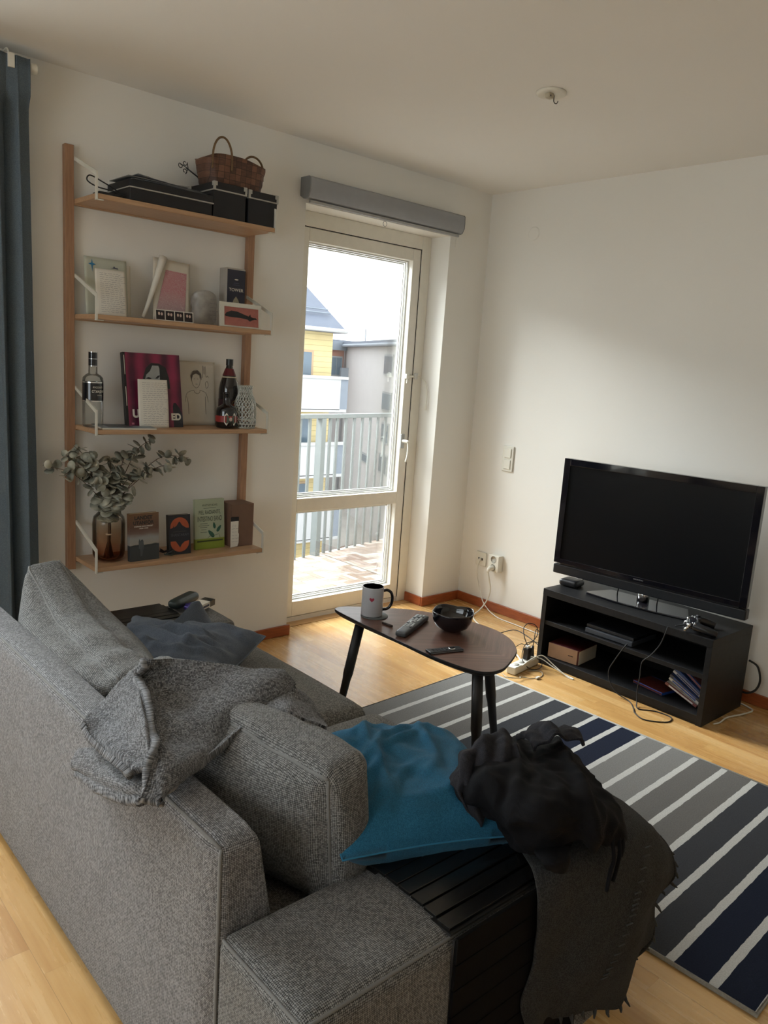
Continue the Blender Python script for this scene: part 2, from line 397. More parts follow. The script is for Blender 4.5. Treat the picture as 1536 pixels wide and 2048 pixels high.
b = MB(); b.box(LX-.2, LX, FY, -3.2, -.2, H); b.box(LX-.2, LX, -1.2, 0, -.2, H); b.box(LX-.2, LX, -3.2, -1.2, -.2, .75); b.box(LX-.2, LX, -3.2, -1.2, 2.25, H)
struct(ob('wall_left', b, M['wall']))
b = MB(); b.box(LX-.2, 0, FY-.2, FY, -.2, H); struct(ob('wall_front', b, M['wall']))
# baseboards (rounded top edge)
def bb(name, p0, p1, n):
    (x0, y0), (x1, y1) = p0, p1; t = .013; m = MB()
    m.box(min(x0, x1, x0+n[0]*t, x1+n[0]*t), max(x0, x1, x0+n[0]*t, x1+n[0]*t), min(y0, y1, y0+n[1]*t, y1+n[1]*t), max(y0, y1, y0+n[1]*t, y1+n[1]*t), 0, .058)
    return struct(ob(name, m, M['base'], bevel=.004))
bb('baseboard_back_left', (WX0-1, -.0005), (OX0+.015, -.0005), (0, -1))
bb('baseboard_back_right', (OX1-.013, -.0005), (-.0135, -.0005), (0, -1))
bb('baseboard_right', (-.0005, 0), (-.0005, FY), (-1, 0))
bb('baseboard_reveal', (OX1-.0005, 0), (OX1-.0005, .148), (-1, 0))
# oak sill strip in the doorway
m = MB(); m.box(OX0, OX1, .093, .16, -.1, .002); struct(ob('trim_1', m, M['sillwood'], bevel=.001))
# balcony door: frame and leaf
fr = MB(); Y0, Y1 = .15, .30
fr.box(OX0, -1.281, Y0, Y1, .0, OZ); fr.box(-.400, OX1, Y0, Y1, .0, OZ); fr.box(-1.281, -.400, Y0, Y1, 2.139, OZ); fr.box(-1.281, -.400, Y0+.01, Y1, .0, .028)
door = struct(ob('door_1', fr, M['frame'], bevel=.003))
lf = MB(); a0, a1 = -1.277, -.404
lf.box(a0, a0+.068, .155, .225, .032, 2.135); lf.box(a1-.060, a1, .155, .225, .032, 2.135)
lf.box(a0+.068, a1-.060, .155, .225, 2.068, 2.135); lf.box(a0+.068, a1-.060, .155, .225, .634, .708); lf.box(a0+.068, a1-.060, .155, .225, .032, .118)
leaf = ob('door_leaf', lf, M['frame'], door, bevel=.003)
bd = MB()
M['bead'] = plain('white_glazing_bead', srgb('d5d6d2'), .4, var=.01)
for z0, z1 in ((.118, .634), (.708, 2.068)):
    x0, x1 = a0+.068, a1-.060
    for k in range(3):
        t = .007; o = k*t; y = .19+k*.011
        bd.box(x0+o, x0+o+t, y, y+.011, z0+o, z1-o); bd.box(x1-o-t, x1-o, y, y+.011, z0+o, z1-o)
        bd.box(x0+o+t, x1-o-t, y, y+.011, z0+o, z0+o+t); bd.box(x0+o+t, x1-o-t, y, y+.011, z1-o-t, z1-o)
ob('glazing_bead', bd, M['bead'], leaf, bevel=.001)
M['pane'], _, _ = glassmat('window_glass', (.97, .985, .98), .55)
for z0, z1 in ((.118, .634), (.708, 2.068)):
    g = MB(); g.box(a0+.085, a1-.077, .2125, .2165, z0+.016, z1-.016); ob('glass_pane', g, M['pane'], leaf)
gk = MB(); gk.box(-.404, -.3995, .1535, .1545, .03, 2.138); gk.box(a0, -.4, .1535, .1545, 2.1355, 2.139); ob('door_seal', gk, M['rubber'], door)
# handle
hd = ob('door_handle', MB().box(-.468, -.440, .143, .155, .975, 1.062), plain('handle_plate', srgb('a9a9a6'), .4, .3), leaf, bevel=.004)
hb = MB(); hb.tube([(-.454, .15, 1.02), (-.454, .105, 1.02), (-.450, .098, 1.012), (-.447, .098, .97), (-.449, .1, .93), (-.456, .104, .898)], lambda t: .0105-.004*t, 12, smooth=5)
hb.lathe([(.016, 0), (.016, .012), (0, .014)], 16, (0, 0, 0))
hb.v[-49:] = [(-.454+p[0], .143-p[2]*1.0, 1.02+p[1]) for p in hb.v[-49:]] if False else hb.v[-49:]
hb2 = MB(); hb2.tube([(-.454, .15, 1.02), (-.454, .105, 1.02), (-.450, .098, 1.012), (-.447, .098, .97), (-.449, .1, .93), (-.456, .104, .898)], lambda t: .0105-.004*t, 12, smooth=5)
ob('lever', hb2, M['white'], hd, smooth=True)
ob('thumb_turn', MB().tube([(-.43, .148, 1.012), (-.43, .128, 1.012)], .009, 12), M['white'], leaf, smooth=True)
# upper catch and stop cord
ct = ob('door_catch', MB().box(-.475, -.448, .128, .155, 1.392, 1.42).box(-.448, -.405, .14, .15, 1.40, 1.414), M['white'], leaf, bevel=.003)
ob('catch_pin', MB().tube([(-.462, .135, 1.392), (-.466, .133, 1.365)], .004, 8), M['white'], ct)
cr = ob('stop_cord', MB().tube([(-.385, .148, 1.41), (-.36, .12, 1.40), (-.345, .09, 1.36), (-.342, .08, 1.30), (-.345, .08, 1.235)], .0028, 8, smooth=8), M['white'], door, smooth=True)
ob('cord_bracket', MB().box(-.398, -.372, .138, .15, 1.392, 1.428), M['bead'], cr, bevel=.003)
ob('cord_end', MB().tube([(-.345, .08, 1.24), (-.345, .08, 1.212)], .0055, 10), M['white'], cr)
# window behind the curtain
wf = MB(); yy0, yy1 = .17, .25
wf.box(WX0, WX0+.07, yy0, yy1, WZ0, WZ1); wf.box(WX1-.07, WX1, yy0, yy1, WZ0, WZ1); wf.box(WX0+.07, WX1-.07, yy0, yy1, WZ1-.07, WZ1); wf.box(WX0+.07, WX1-.07, yy0, yy1, WZ0, WZ0+.07); wf.box(-3.75, -3.68, yy0, yy1, WZ0+.07, WZ1-.07)
win = struct(ob('window_1', wf, M['frame'], bevel=.003)); ob('glass_pane', MB().box(WX0+.07, WX1-.07, .205, .209, WZ0+.07, WZ1-.07), M['pane'], win)
ob('window_sill', MB().box(WX0-.02, WX1+.02, -.03, .17, WZ0-.025, WZ0), M['white'], win, bevel=.004)
wf = MB(); x0, x1 = LX-.14, LX-.07
wf.box(x0, x1, -3.2, -3.13, .75, 2.25); wf.box(x0, x1, -1.27, -1.2, .75, 2.25); wf.box(x0, x1, -3.13, -1.27, 2.18, 2.25); wf.box(x0, x1, -3.13, -1.27, .75, .82)
win = struct(ob('added_side_window', wf, M['frame'], bevel=.003)); ob('glass_pane', MB().box(LX-.108, LX-.104, -3.13, -1.27, .82, 2.18), M['pane'], win)  # made-up window, never in view, added for the fill lamp behind it

# wall switch, blank cover, sockets, ceiling point
sw = thing('light_switch', 'white double rocker light switch on the right wall left of the television', 'switch', (-.001, -.313, .96))
ob('wall_plate', MB().box(-.010, 0, -.041, .041, -.077, .077), M['white'], sw, bevel=.004)
for z in (.034, -.034): ob('rocker', MB().box(-.016, -.009, -.027, .024, z-.028, z+.028), M['white'], sw, bevel=.004)
m = MB(); m.lathe([(.038, 0), (.038, .002), (.034, .0045), (0, .005)], 40); m.v = [(-p[2], p[0]-.34, p[1]+2.255) for p in m.v]
tag(ob('blanking_disc', m, M['wall'], origin=(0, -.34, 2.255), smooth=False), 'round flat cover cap painted like the wall, high near the room corner', 'cover')
def socket(y, z, n, label, deep):
    s = thing('wall_socket', label, 'socket', (-.001, y, z))
    ob('wall_plate', MB().box(-.012, 0, -.041, .041, -.044, .044) if not deep else MB().box(-.045, 0, -.041, .041, -.052, .052), M['white'], s, bevel=.005)
    return s
s1 = socket(-.178, .309, 1, 'small white network socket on the right wall nearest the corner', False)
m = MB()
for y in (-.018, .006): m.box(-.0145, -.0115, y, y+.013, -.008, .006)
ob('port', m, M['black'], s1)
s2 = socket(-.309, .312, 2, 'protruding white double power socket with a plug, right wall above the baseboard', True)
for z in (.026, -.026):
    m = MB(); m.lathe([(.0215, .046), (.0205, .0475), (.0195, .046), (.019, .038), (0, .038)], 28); m.v = [(-p[2], p[0], p[1]+z) for p in m.v]
    r = ob('outlet', m, plain('socket_grey', srgb('b5b2a6'), .5), s2, smooth=True)
    ob('pin_hole', MB().box(-.0388, -.0378, -.012, -.007, z-.0025, z+.0025).box(-.0388, -.0378, .007, .012, z-.0025, z+.0025), M['black'], r)
cp = thing('ceiling_outlet', 'round white ceiling lamp plate with empty hook and no lamp', 'ceiling outlet', (-1.205, -1.318, H-.0005))
m = MB(); m.lathe([(.056, 0), (.056, -.006), (.050, -.010), (.02, -.0125), (0, -.013)], 48); ob('cover_plate', m, M['white'], cp, smooth=True)
m = MB(); m.box(-.040, -.008, -.024, .0, -.030, -.011); ob('terminal_block', m, plain('ivory_plastic', srgb('b9b09a'), .5), cp, bevel=.006)
m = MB(); m.box(-.034, -.028, -.0245, -.0235, -.026, -.020); ob('terminal_hole', m, M['black'], cp)
pts = [(.004, -.012, -.010), (.004, -.012, -.028)]+[(.004+.0085*(1-math.cos(t)), -.012-.002*t, -.030-.009*math.sin(t)) for t in [i*PI*1.05/8 for i in range(9)]]
ob('hook', MB().tube(pts, .0016, 8, smooth=3), M['black'], cp, smooth=True)

# roller blind cassette over the door
rb = thing('roller_blind', 'grey metal roller blind cassette mounted above the balcony door', 'blind', (-.85, 0, 2.24))
pr = [(-.002, .0), (-.002, .085), (-.070, .085), (-.078, .078), (-.080, .04), (-.079, .012), (-.066, -.012), (-.05, -.018), (-.03, -.016)]
m = MB(); m.prism(pr, 0, -.535, .545); ob('cassette', m, M['alu'], rb, bevel=.003)
for x in (-.541, .545):
    m = MB(); m.prism(pr, 0, x, x+.006); ob('end_cap', m, plain('grey_plastic', srgb('7f8182'), .5), rb, bevel=.002)
m = MB(); m.box(-.52, .53, -.060, -.046, -.034, -.020); ob('bottom_bar', m, plain('light_aluminium', srgb('a9abab'), .35, .3), rb, bevel=.002)
m = MB(); m.tube([(-.03+.012*math.cos(t), -.053, -.052+.013*math.sin(t)) for t in [i*2*PI/20 for i in range(20)]], .0014, 6, closed=True); ob('pull_ring', m, M['alu'], rb, smooth=True)
m = MB(); m.tube([(.515, -.052, -.015), (.515, -.05, -.09)], .0015, 6); ob('cord', m, M['cablew'], rb)

# curtain and rod
cu = thing('curtain_rod', 'short visible end of a white curtain rod under the ceiling', 'curtain rod', (-2.7, -.105, 2.43))
ob('rod', MB().tube([(.028, 0, 0), (-1.9, 0, 0)], .012, 16), M['white'], cu, smooth=True)
ob('end_knob', MB().tube([(.024, 0, 0), (.05, 0, 0)], .0185, 20), M['white'], cu, bevel=.004)
m = MB(); m.tube([(-.045, .1, .045), (-.045, .03, .052), (-.045, .0, .035), (-.045, -.018, .02), (-.045, -.02, -.002)], .0035, 8, smooth=4); m.box(-.056, -.034, -.030, -.012, -.022, .026); ob('bracket', m, M['white'], cu, bevel=.002)
def curtain():
    V = []; F = []; NX, NZ = 260, 60; x0, x1 = -3.16, -2.684
    for i in range(NZ+1):
        z = .015+(2.452-.015)*i/NZ; top = max(0, (z-2.28)/.17)
        for j in range(NX+1):
            t = j/NX; ph = t*2*PI*6.2+.6*math.sin(t*9)
            amp = (.034+.012*math.sin(t*17+1))*(1-.25*top)
            k = .022*(1-z/2.45)
            x = x0+(x1-x0)*t+.012*math.sin(2*ph)+k*(1 if t > .5 else 0)*2*(t-.5)*1.2
            y = -.105+amp*math.sin(ph+.25*math.sin(z*1.6))+.006*noise.noise(Vector((t*6, z*1.5, 0)))
            y = y*(1-min(1, top*3))+(-.128+.35*(y+.105))*min(1, top*3) if z > 2.28 else y
            if t > .97: y -= (t-.97)*.4
            V.append((x, y, z))
    for i in range(NZ):
        for j in range(NX): a = i*(NX+1)+j; F.append((a, a+1, a+NX+2, a+NX+1))
    m = MB(); m.add(V, F); return m
c_ = thing('curtain', 'blue-grey pleated linen curtain hanging at the left edge beside the wall shelf', 'curtain', (-2.9, -.105, .015))
o = ob('drape', curtain(), M['curtain'], c_, smooth=True, uv=True, origin=(-2.9, -.105, .015)); o.modifiers.new('t', 'SOLIDIFY').thickness = .002

# ------------------------------------------------------------------ outside: balcony, houses
def deck():
    m = NT('deck_tiles'); sp = m.n('ShaderNodeSeparateXYZ'); m.l(m.pos(), sp.inputs[0]); x, y = sp.outputs[0], sp.outputs[1]
    T = .15; tx, ty = m.math('DIVIDE', x, T), m.math('DIVIDE', y, T); ix, iy = m.math('FLOOR', tx), m.math('FLOOR', ty)
    par = m.math('MODULO', m.math('ABSOLUTE', m.math('ADD', ix, iy)), 2.0)
    u = m.math('ADD', m.math('MULTIPLY', m.math('FRACT', tx), par), m.math('MULTIPLY', m.math('FRACT', ty), m.math('SUBTRACT', 1.0, par)))
    s = m.math('MULTIPLY', u, 3.0); fs = m.math('FRACT', s)
    g = m.math('MAXIMUM', m.math('LESS_THAN', fs, .10), m.math('MAXIMUM', m.math('LESS_THAN', m.math('FRACT', tx), .03), m.math('LESS_THAN', m.math('FRACT', ty), .03)))
    cb = m.n('ShaderNodeCombineXYZ'); m.l(ix, cb.inputs[0]); m.l(iy, cb.inputs[1]); m.l(m.math('FLOOR', s), cb.inputs[2])
    wn = m.n('ShaderNodeTexWhiteNoise'); m.l(cb.outputs[0], wn.inputs['Vector'])
    big = m.math('MAXIMUM', m.math('LESS_THAN', m.math('FRACT', m.math('DIVIDE', x, .9)), .012), 0.0)
    n = m.noise(m.pos(), 40, 4)
    t = m.math('ADD', m.math('MULTIPLY', wn.outputs['Value'], .75), m.math('MULTIPLY', n, .25))
    col = m.ramp(t, (.2, srgb('6a5a4e')), (.5, srgb('7d7066')), (.85, srgb('9b968a')))
    col = m.mix(g, col, c4(srgb('4a433b')))
    m.l(m.mix(big, col, c4(srgb('25221f'))), m.p.inputs['Base Color']); m.p.inputs['Roughness'].default_value = .8; return m.m
m = MB(); m.add([(-2.6, .30, -.035), (1.6, .30, -.035), (1.6, 1.825, -.035), (-2.6, .98, -.035), (-2.6, .30, -.25), (1.6, .30, -.25), (1.6, 1.825, -.25), (-2.6, .98, -.25)], [(0, 1, 2, 3), (7, 6, 5, 4), (0, 4, 5, 1), (1, 5, 6, 2), (2, 6, 7, 3), (3, 7, 4, 0)])
o = struct(ob('balcony_floor', m, deck()))
m = MB(); m.box(OX0, OX1, .301, .36, -.03, .0); struct(ob('door_threshold', m, M['alu'], bevel=.003))
rl = thing('balcony_railing', 'light grey metal balcony railing with vertical bars outside the door', 'railing', (-.28, 1.42, 0), (0, 0, math.atan2(.23, 1.16)))
m = MB(); m.box(-2.2, 2.2, -.025, .025, 1.035, 1.068); ob('top_rail', m, M['rail'], rl, bevel=.004)
m = MB(); m.box(-2.2, 2.2, -.012, .012, -.10, -.07); ob('bottom_rail', m, M['rail'], rl)
for k in range(-14, 18):
    if k == 3: continue
    x = -.02+k*.1045; w_ = .0125
    if k == 2: continue
    m = MB(); m.box(x-w_, x+w_, -.006, .006, -.10, 1.036); ob('baluster', m, M['rail'], rl)
m = MB(); m.box(.213-.024, .213+.024, -.03, .03, -.2, 1.036); ob('post', m, M['rail'], rl)
m = MB(); m.box(.318-.0125, .318+.0125, -.006, .006, -.10, 1.036); ob('baluster', m, M['rail'], rl)

def siding():
    m = NT('yellow_siding'); sp = m.n('ShaderNodeSeparateXYZ'); m.l(m.pos(), sp.inputs[0])
    g = m.math('LESS_THAN', m.math('FRACT', m.math('DIVIDE', sp.outputs[2], .235)), .09); n = m.noise(m.pos(), 1.5, 3)
    m.l(m.mix(g, m.ramp(n, (.3, srgb('cdb988')), (.7, srgb('d4c291'))), c4(srgb('a8986c'))), m.p.inputs['Base Color']); m.p.inputs['Roughness'].default_value = .85; return m.m
M['yellow'] = siding()
M['plaster'] = plain('pale_plaster', srgb('b6b3b4'), .9, var=.03, scale=1.5); M['plaster2'] = plain('pale_blue_plaster', srgb('a3acb8'), .9, var=.03, scale=1)
M['roof'] = plain('grey_sheet_roof', srgb('5e6676'), .6, var=.08, scale=2); M['dark'] = plain('dark_grey_panel', srgb('7b838e'), .6, var=.08, scale=3)
M['parapet'] = plain('white_parapet', srgb('b5b5b5'), .8, var=.02, scale=1); M['brickred'] = plain('red_brown_cladding', srgb('9a6d5e'), .85, var=.08, scale=3)
M['winglass'] = plain('house_window_glass', srgb('5f6f7c'), .15, var=.15, scale=1); M['winframe'] = plain('house_window_frame', srgb('8f9396'), .6)
M['street'] = plain('wet_asphalt', srgb('7d7f86'), .8, var=.15, scale=.6); M['snow'] = plain('light_paving', srgb('a7a39e'), .9, var=.15, scale=.5); M['hedge'] = plain('bare_brown_hedge', srgb('6f5a50'), .9, var=.25, scale=3)
g = MB(); g.box(-40, 90, 3, 120, -8.6, -8.5); struct(ob('ground', g, M['snow']))
hs = thing('house', 'yellow wooden house with grey pitched roof and white balconies across the street', 'building', (15, 25, -8.5))
O = (15, 25, -8.5)
ob('wall', MB().box(8, 18.3, 25, 33, -8.5, 2.85), M['yellow'], hs, origin=O)
r_ = MB(); r_.prism([(24.4, 2.84), (29, 5.75), (33.6, 2.84), (33.6, 2.70), (24.4, 2.70)], 0, 7.5, 18.55); ob('roof', r_, M['roof'], hs, origin=O)
r_ = MB(); r_.tube([(8, 25.3, 3.55), (18.3, 25.3, 3.55)], .04, 6); r_.tube([(8, 25.5, 3.72), (18.3, 25.5, 3.72)], .04, 6); ob('snow_guard', r_, M['dark'], hs, origin=O)
ob('gutter', MB().tube([(7.5, 24.38, 2.80), (18.6, 24.38, 2.80)], .09, 8), M['parapet'], hs, origin=O)
for zt in (.84, -2.03, -4.9):
    ob('balcony_parapet', MB().box(12, 18.02, 23.9, 24.0, zt-1.45, zt-.1), M['parapet'], hs, origin=O)
    ob('balcony_rail', MB().box(12, 18.4, 23.85, 24.05, zt-.12, zt), M['parapet'], hs, origin=O)
    ob('balcony_slab', MB().box(12, 18.4, 23.9, 25, zt-1.55, zt-1.42), M['parapet'], hs, origin=O)
    ob('balcony_screen', MB().box(18.03, 18.45, 23.93, 24.97, zt-1.42, zt-.12), M['dark'], hs, origin=O)
for zt in (1.9, -1.0, -3.9):
    wn_ = ob('window', MB().box(15.2, 17.25, 24.94, 25.02, zt-2.2, zt), plain('window_surround', srgb('b49a7a'), .6), hs, origin=O)
    ob('pane', MB().box(15.3, 17.12, 24.92, 24.95, zt-2.1, zt-.1), M['winglass'], wn_, origin=None) if False else None
    p_ = ob('pane', MB().box(15.3, 17.12, 24.915, 24.945, zt-2.1, zt-.1), M['winglass'], hs, origin=O)
    p_.parent = wn_
# grey block: facade runs from A away along d
A_ = Vector((25.1, 28, 0)); d_ = Vector((.45, .893, 0)); ang = math.atan2(d_.y, d_.x)
bk = thing('apartment_block', 'long pale grey rendered apartment block behind the yellow house', 'building', (25.1, 28, -8.5), (0, 0, ang))
ob('wall', MB().box(-9, 14, -12, 0, 0, 11.0), M['plaster'], bk)
ob('roof', MB().box(-9.3, 14.2, -12.3, .35, 11.0, 11.33), M['roof'], bk)
ob('gutter', MB().tube([(-9.3, .4, 11.08), (14.2, .4, 11.08)], .10, 8), M['dark'], bk)
for s0, s1, z0, z1 in ((.95, 2.65, 1.0, 1.96), (.85, 2.6, -.97, -.1), (.96, 2.3, -2.78, -1.8), (.84, 2.45, -4.5, -3.55), (5.35, 7.05, -4.45, -4.05)):
    fr_ = ob('window', MB().box(s0-.1, s1+.1, -.02, .05, z0+8.4, z1+8.6), M['winframe'], bk); p_ = ob('pane', MB().box(s0, s1, .04, .07, z0+8.5, z1+8.5), M['winglass'], fr_)
ob('downpipe', MB().tube([(13.7, .15, 10.9), (13.7, .15, 1)], .10, 8), M['dark'], bk)
ob('balcony_slab', MB().box(12.2, 14.0, .0, .5, 8.6, 9.6), M['dark'], bk)
st = thing('stair_wing', 'red-brown clad wing seen between the yellow house and the grey block', 'building', (29.0, 39.7, -8.5))
ob('wall', MB().box(-8, 1.75, 0, 8, 8.5, 10.75), M['brickred'], st); ob('lower_wall', MB().box(-8, 1.75, .01, 8, 0, 8.5), M['plaster'], st); ob('roof', MB().box(-8.2, 1.85, -.2, 8, 10.75, 11.35), M['dark'], st)
w_ = ob('window', MB().box(.6, 1.6, -.08, 0, 9.0, 10.35), M['winframe'], st); ob('pane', MB().box(.7, 1.05, -.12, -.07, 9.1, 10.25), M['winglass'], w_); ob('pane', MB().box(1.12, 1.5, -.12, -.07, 9.1, 10.25), M['winglass'], w_)
fb = thing('far_block', 'pale blue-grey block with flat roof furthest away behind the others', 'building', (40, 55, -8.5))
ob('wall', MB().box(-12, 25, 0, 10, 0, 11.55), M['plaster2'], fb); ob('roof', MB().box(-12.5, 25, -.6, 10, 11.5, 11.95), M['roof'], fb)
ob('mast', MB().tube([(5.5, 0, 12.0), (5.5, 0, 13.2)], .05, 6), M['dark'], fb)
# street level: parking deck wall, kerbs, hedge, bare bush
tag(ob('retaining_wall', MB().box(18.6, 22.4, 23.0, 23.4, -8.48, -7.2), M['plaster'], origin=(18.6, 23.0, -8.48)), 'low pale retaining wall beside the street below', 'wall')
tag(ob('hedge', MB().box(18.9, 22.0, 23.9, 24.8, -8.48, -7.0), M['hedge'], origin=(18.9, 23.9, -8.48), bevel=.3), 'brown leafless hedge behind the low wall', 'hedge')
tag(ob('street', MB().add([(10, 9, -8.46), (17, 9, -8.46), (19, 18.5, -8.46), (10, 17.5, -8.46), (10, 9, -8.498), (17, 9, -8.498), (19, 18.5, -8.498), (10, 17.5, -8.498)], [(0, 1, 2, 3), (4, 5, 6, 7), (0, 1, 5, 4), (3, 2, 6, 7)]), M['street'], origin=(10, 9, -8.46)), 'grey wet street between balcony and houses', 'street')
def bush(c, h, n, seed):
    rnd = random.Random(seed); m = MB()
    def grow(p, d, l, r, k):
        q = p+d*l; m.tube([p, p+d*l*.5+Vector((rnd.uniform(-.1, .1), rnd.uniform(-.1, .1), 0))*l, q], r, 4)
        if k:
            for _ in range(3): grow(q, (d+Vector((rnd.uniform(-.8, .8), rnd.uniform(-.8, .8), rnd.uniform(-.1, .5)))).normalized(), l*.68, r*.6, k-1)
    for _ in range(n): grow(Vector(c), Vector((rnd.uniform(-.5, .5), rnd.uniform(-.5, .5), 1)).normalized(), h*.35, .05, 4)
    return m
tag(ob('bare_tree', bush((18.4, 20.3, -8.48), 3.0, 3, 3), M['hedge'], origin=(18.4, 20.3, -8.48)), 'small bare twiggy tree rising over the hedge outside', 'tree')
tag(ob('bare_tree', bush((16.6, 16.9, -8.44), 2.6, 3, 8), M['hedge'], origin=(16.6, 16.9, -8.44)), 'taller bare twiggy tree to the right of the other outside', 'tree')

# ------------------------------------------------------------------ wall shelf
UL, UR = -2.523, -1.653
shf = thing('wall_shelf', 'bamboo wall-mounted shelf unit with four shelves and white brackets', 'shelf', (-2.088, 0, .47))
O = (-2.088, 0, .47)
for x in (UL, UR-.035):
    ob('upright', MB().box(x, x+.035, -.030, -.001, .515, 2.222), M['bamboov'], shf, bevel=.002, origin=O)
SZ = [2.023, 1.581, 1.135, .570]
for z in SZ:
    s = ob('shelf_board', MB().box(UL+.0355, -1.688, -.247, -.0305, z-.019, z), M['bamboo'], shf, bevel=.0025, origin=O)
    m = MB(); m.box(UL+.0355, -1.688, -.030, -.012, z-.024, z-.002); ob('shelf_cleat', m, M['bamboo'], shf, bevel=.002, origin=O)
    for xx in (UL+.0365, -1.6872):
        bk_ = MB(); t = .003; wv = .0095
        pth = [(-.032, z+.150), (-.241, z+.072), (-.241, z-.021)]
        q = []; 
        for (y, zz) in pth: q.append((y, zz))
        prof = [(-.028, z+.158), (-.249, z+.078), (-.249, z-.0215), (-.236, z-.0215), (-.236, z+.066), (-.028, z+.144)]
        bk_.prism(prof, 0, xx-t/2, xx+t/2+.003)
        bk_.box(xx-.001, xx+(.028 if xx < -2 else -.028), -.249, -.233, z-.0235, z-.0205)
        ob('bracket', bk_, M['bracket'], shf, origin=O)

def leaned(name, label, cat, x, y, z, yaw=0, tilt=0, roll=0, group=None):
    """thing standing on a board at its front bottom edge; tilt leans the top backwards"""
    o = thing(name, label, cat, (x, y, z), (0, 0, 0), group)
    o.rotation_euler = Euler((-tilt, roll, yaw), 'XYZ'); return o
def scribble(w, x0, z0, z1, n, seed, parent, name='handwriting', y=-.0008, th=.0009):
    rnd = random.Random(seed); m = MB()
    for i in range(n):
        z = z1-(z1-z0)*(i+.5)/n; x = x0; xe = x0+w*(rnd.uniform(.80, 1))
        while x < xe:
            l = rnd.uniform(.008, .02); k = 6; pts = []
            for q in range(k+1): pts.append((x+l*q/k, z+rnd.uniform(-.0011, .0011)+.0006*math.sin(i)))
            for q in range(k):
                (a, b), (c, d) = pts[q], pts[q+1]; m.add([(a, y, b), (c, y, d), (c, y, d+th), (a, y, b+th)], [(0, 1, 2, 3)])
            x += l+.004
    return ob(name, m, M['ink'], parent)
def sheetpatch(name, W, Hh, m, parent, bend=.004, seed=1, n=14, t=.0006, curl=0, x0=None, z0=0):
    V = []; F = []; x0 = -W/2 if x0 is None else x0
    for i in range(n+1):
        for j in range(n+1):
            u, v = j/n, i/n; y = bend*math.sin(u*PI*1.1+seed)*math.sin(v*PI*.9+.3)+curl*(2*u-1)**2+.0015*noise.noise(Vector((u*3, v*3, seed)))
            V.append((x0+u*W, y, z0+v*Hh))
    for i in range(n):
        for j in range(n): a = i*(n+1)+j; F.append((a, a+1, a+n+2, a+n+1))
    o = ob(name, MB().add(V, F), m, parent, smooth=True); s = o.modifiers.new('t', 'SOLIDIFY'); s.thickness = t; s.offset = 1; return o

# --- top shelf
z = SZ[0]
bxm = plain('navy_black_board', srgb('16171c'), .6, var=.08); edg = plain('pale_metal_edge', srgb('a9a8a2'), .4, .2, var=.02)
fl = thing('storage_box', 'flat wide black box with pale rim line under magazines, top shelf', 'box', (-2.175, -.14, z))
ob('body', MB().box(-.178, .178, -.100, .105, .0005, .048), bxm, fl, bevel=.003)
ob('lid', MB().box(-.181, .181, -.104, .108, .050, .078), bxm, fl, bevel=.003)
ob('rim', MB().box(-.182, .182, -.106, .109, .046, .051), edg, fl, bevel=.001)
mg = thing('magazine_stack', 'grey limp magazines lying on the flat black box, top shelf', 'magazines', (-2.19, -.14, z+.0785))
def floppy(x0, x1, y0, y1, z, dz, seed, sag):
    V = []; F = []; n = 20
    for i in range(n+1):
        for j in range(9):
            u, v = i/n, j/8; V.append((x0+(x1-x0)*u, y0+(y1-y0)*v, z+dz*math.sin(u*PI*1.2+seed)*.5+abs(dz)*.5-sag*max(0, u-.8)*5+.0006*math.sin(40*u)))
    for i in range(n):
        for j in range(8): a = i*9+j; F.append((a, a+9, a+10, a+1))
    return MB().add(V, F)
for i, (x0, x1, dz, s_) in enumerate(((-.15, .17, .004, .3), (-.165, .15, .007, .9), (-.13, .19, .010, 1.6), (-.12, .10, .013, 2.2))):
    o = ob('magazine', floppy(x0, x1, -.095+.006*i, .09, .002+.005*i, dz, s_, .0 if i != 2 else .003), plain('magazine_cover_%s' % 'abcd'[i], [srgb('55575a'), srgb('6f706e'), srgb('48494d'), srgb('8a8984')][i], .5, var=.2, scale=25), mg, smooth=True)
    s = o.modifiers.new('t', 'SOLIDIFY'); s.thickness = .003
def obox(x, w, h, label):
    b = thing('storage_box', label, 'box', (x, -.135, z), group=None)
    ob('body', MB().box(-w/2+.002, w/2-.002, -.100, .104, .0005, h-.03), bxm, b, bevel=.002)
    ob('lid', MB().box(-w/2, w/2, -.105, .106, h-.0305, h), bxm, b, bevel=.003)
    ob('rim', MB().box(-w/2-.0008, w/2+.0008, -.1058, .1065, h-.034, h-.029), edg, b)
    for s in (-1, 1):
        for yy, sg in ((-.1065, 1), (.1072, -1)):
            m = MB(); xa = s*(w/2); m.box(min(xa-s*.016, xa+s*.001), max(xa-s*.016, xa+s*.001), min(yy, yy+sg*.018), max(yy, yy+sg*.018), h-.016, h+.0012)
            m.box(min(xa-s*.009, xa+s*.001), max(xa-s*.009, xa+s*.001), min(yy, yy+sg*.009), max(yy, yy+sg*.009), h-.034, h-.012)
            ob('corner', m, edg, b, bevel=.001)
    return b
obox(-1.912, .158, .140, 'black lidded box with metal corners touching the flat box, top shelf')
obox(-1.748, .150, .137, 'black lidded box with metal corners at the right end of the top shelf')
bs = thing('basket', 'brown woven birch basket with two bent handles on the black boxes', 'basket', (-1.842, -.115, z+.1415))
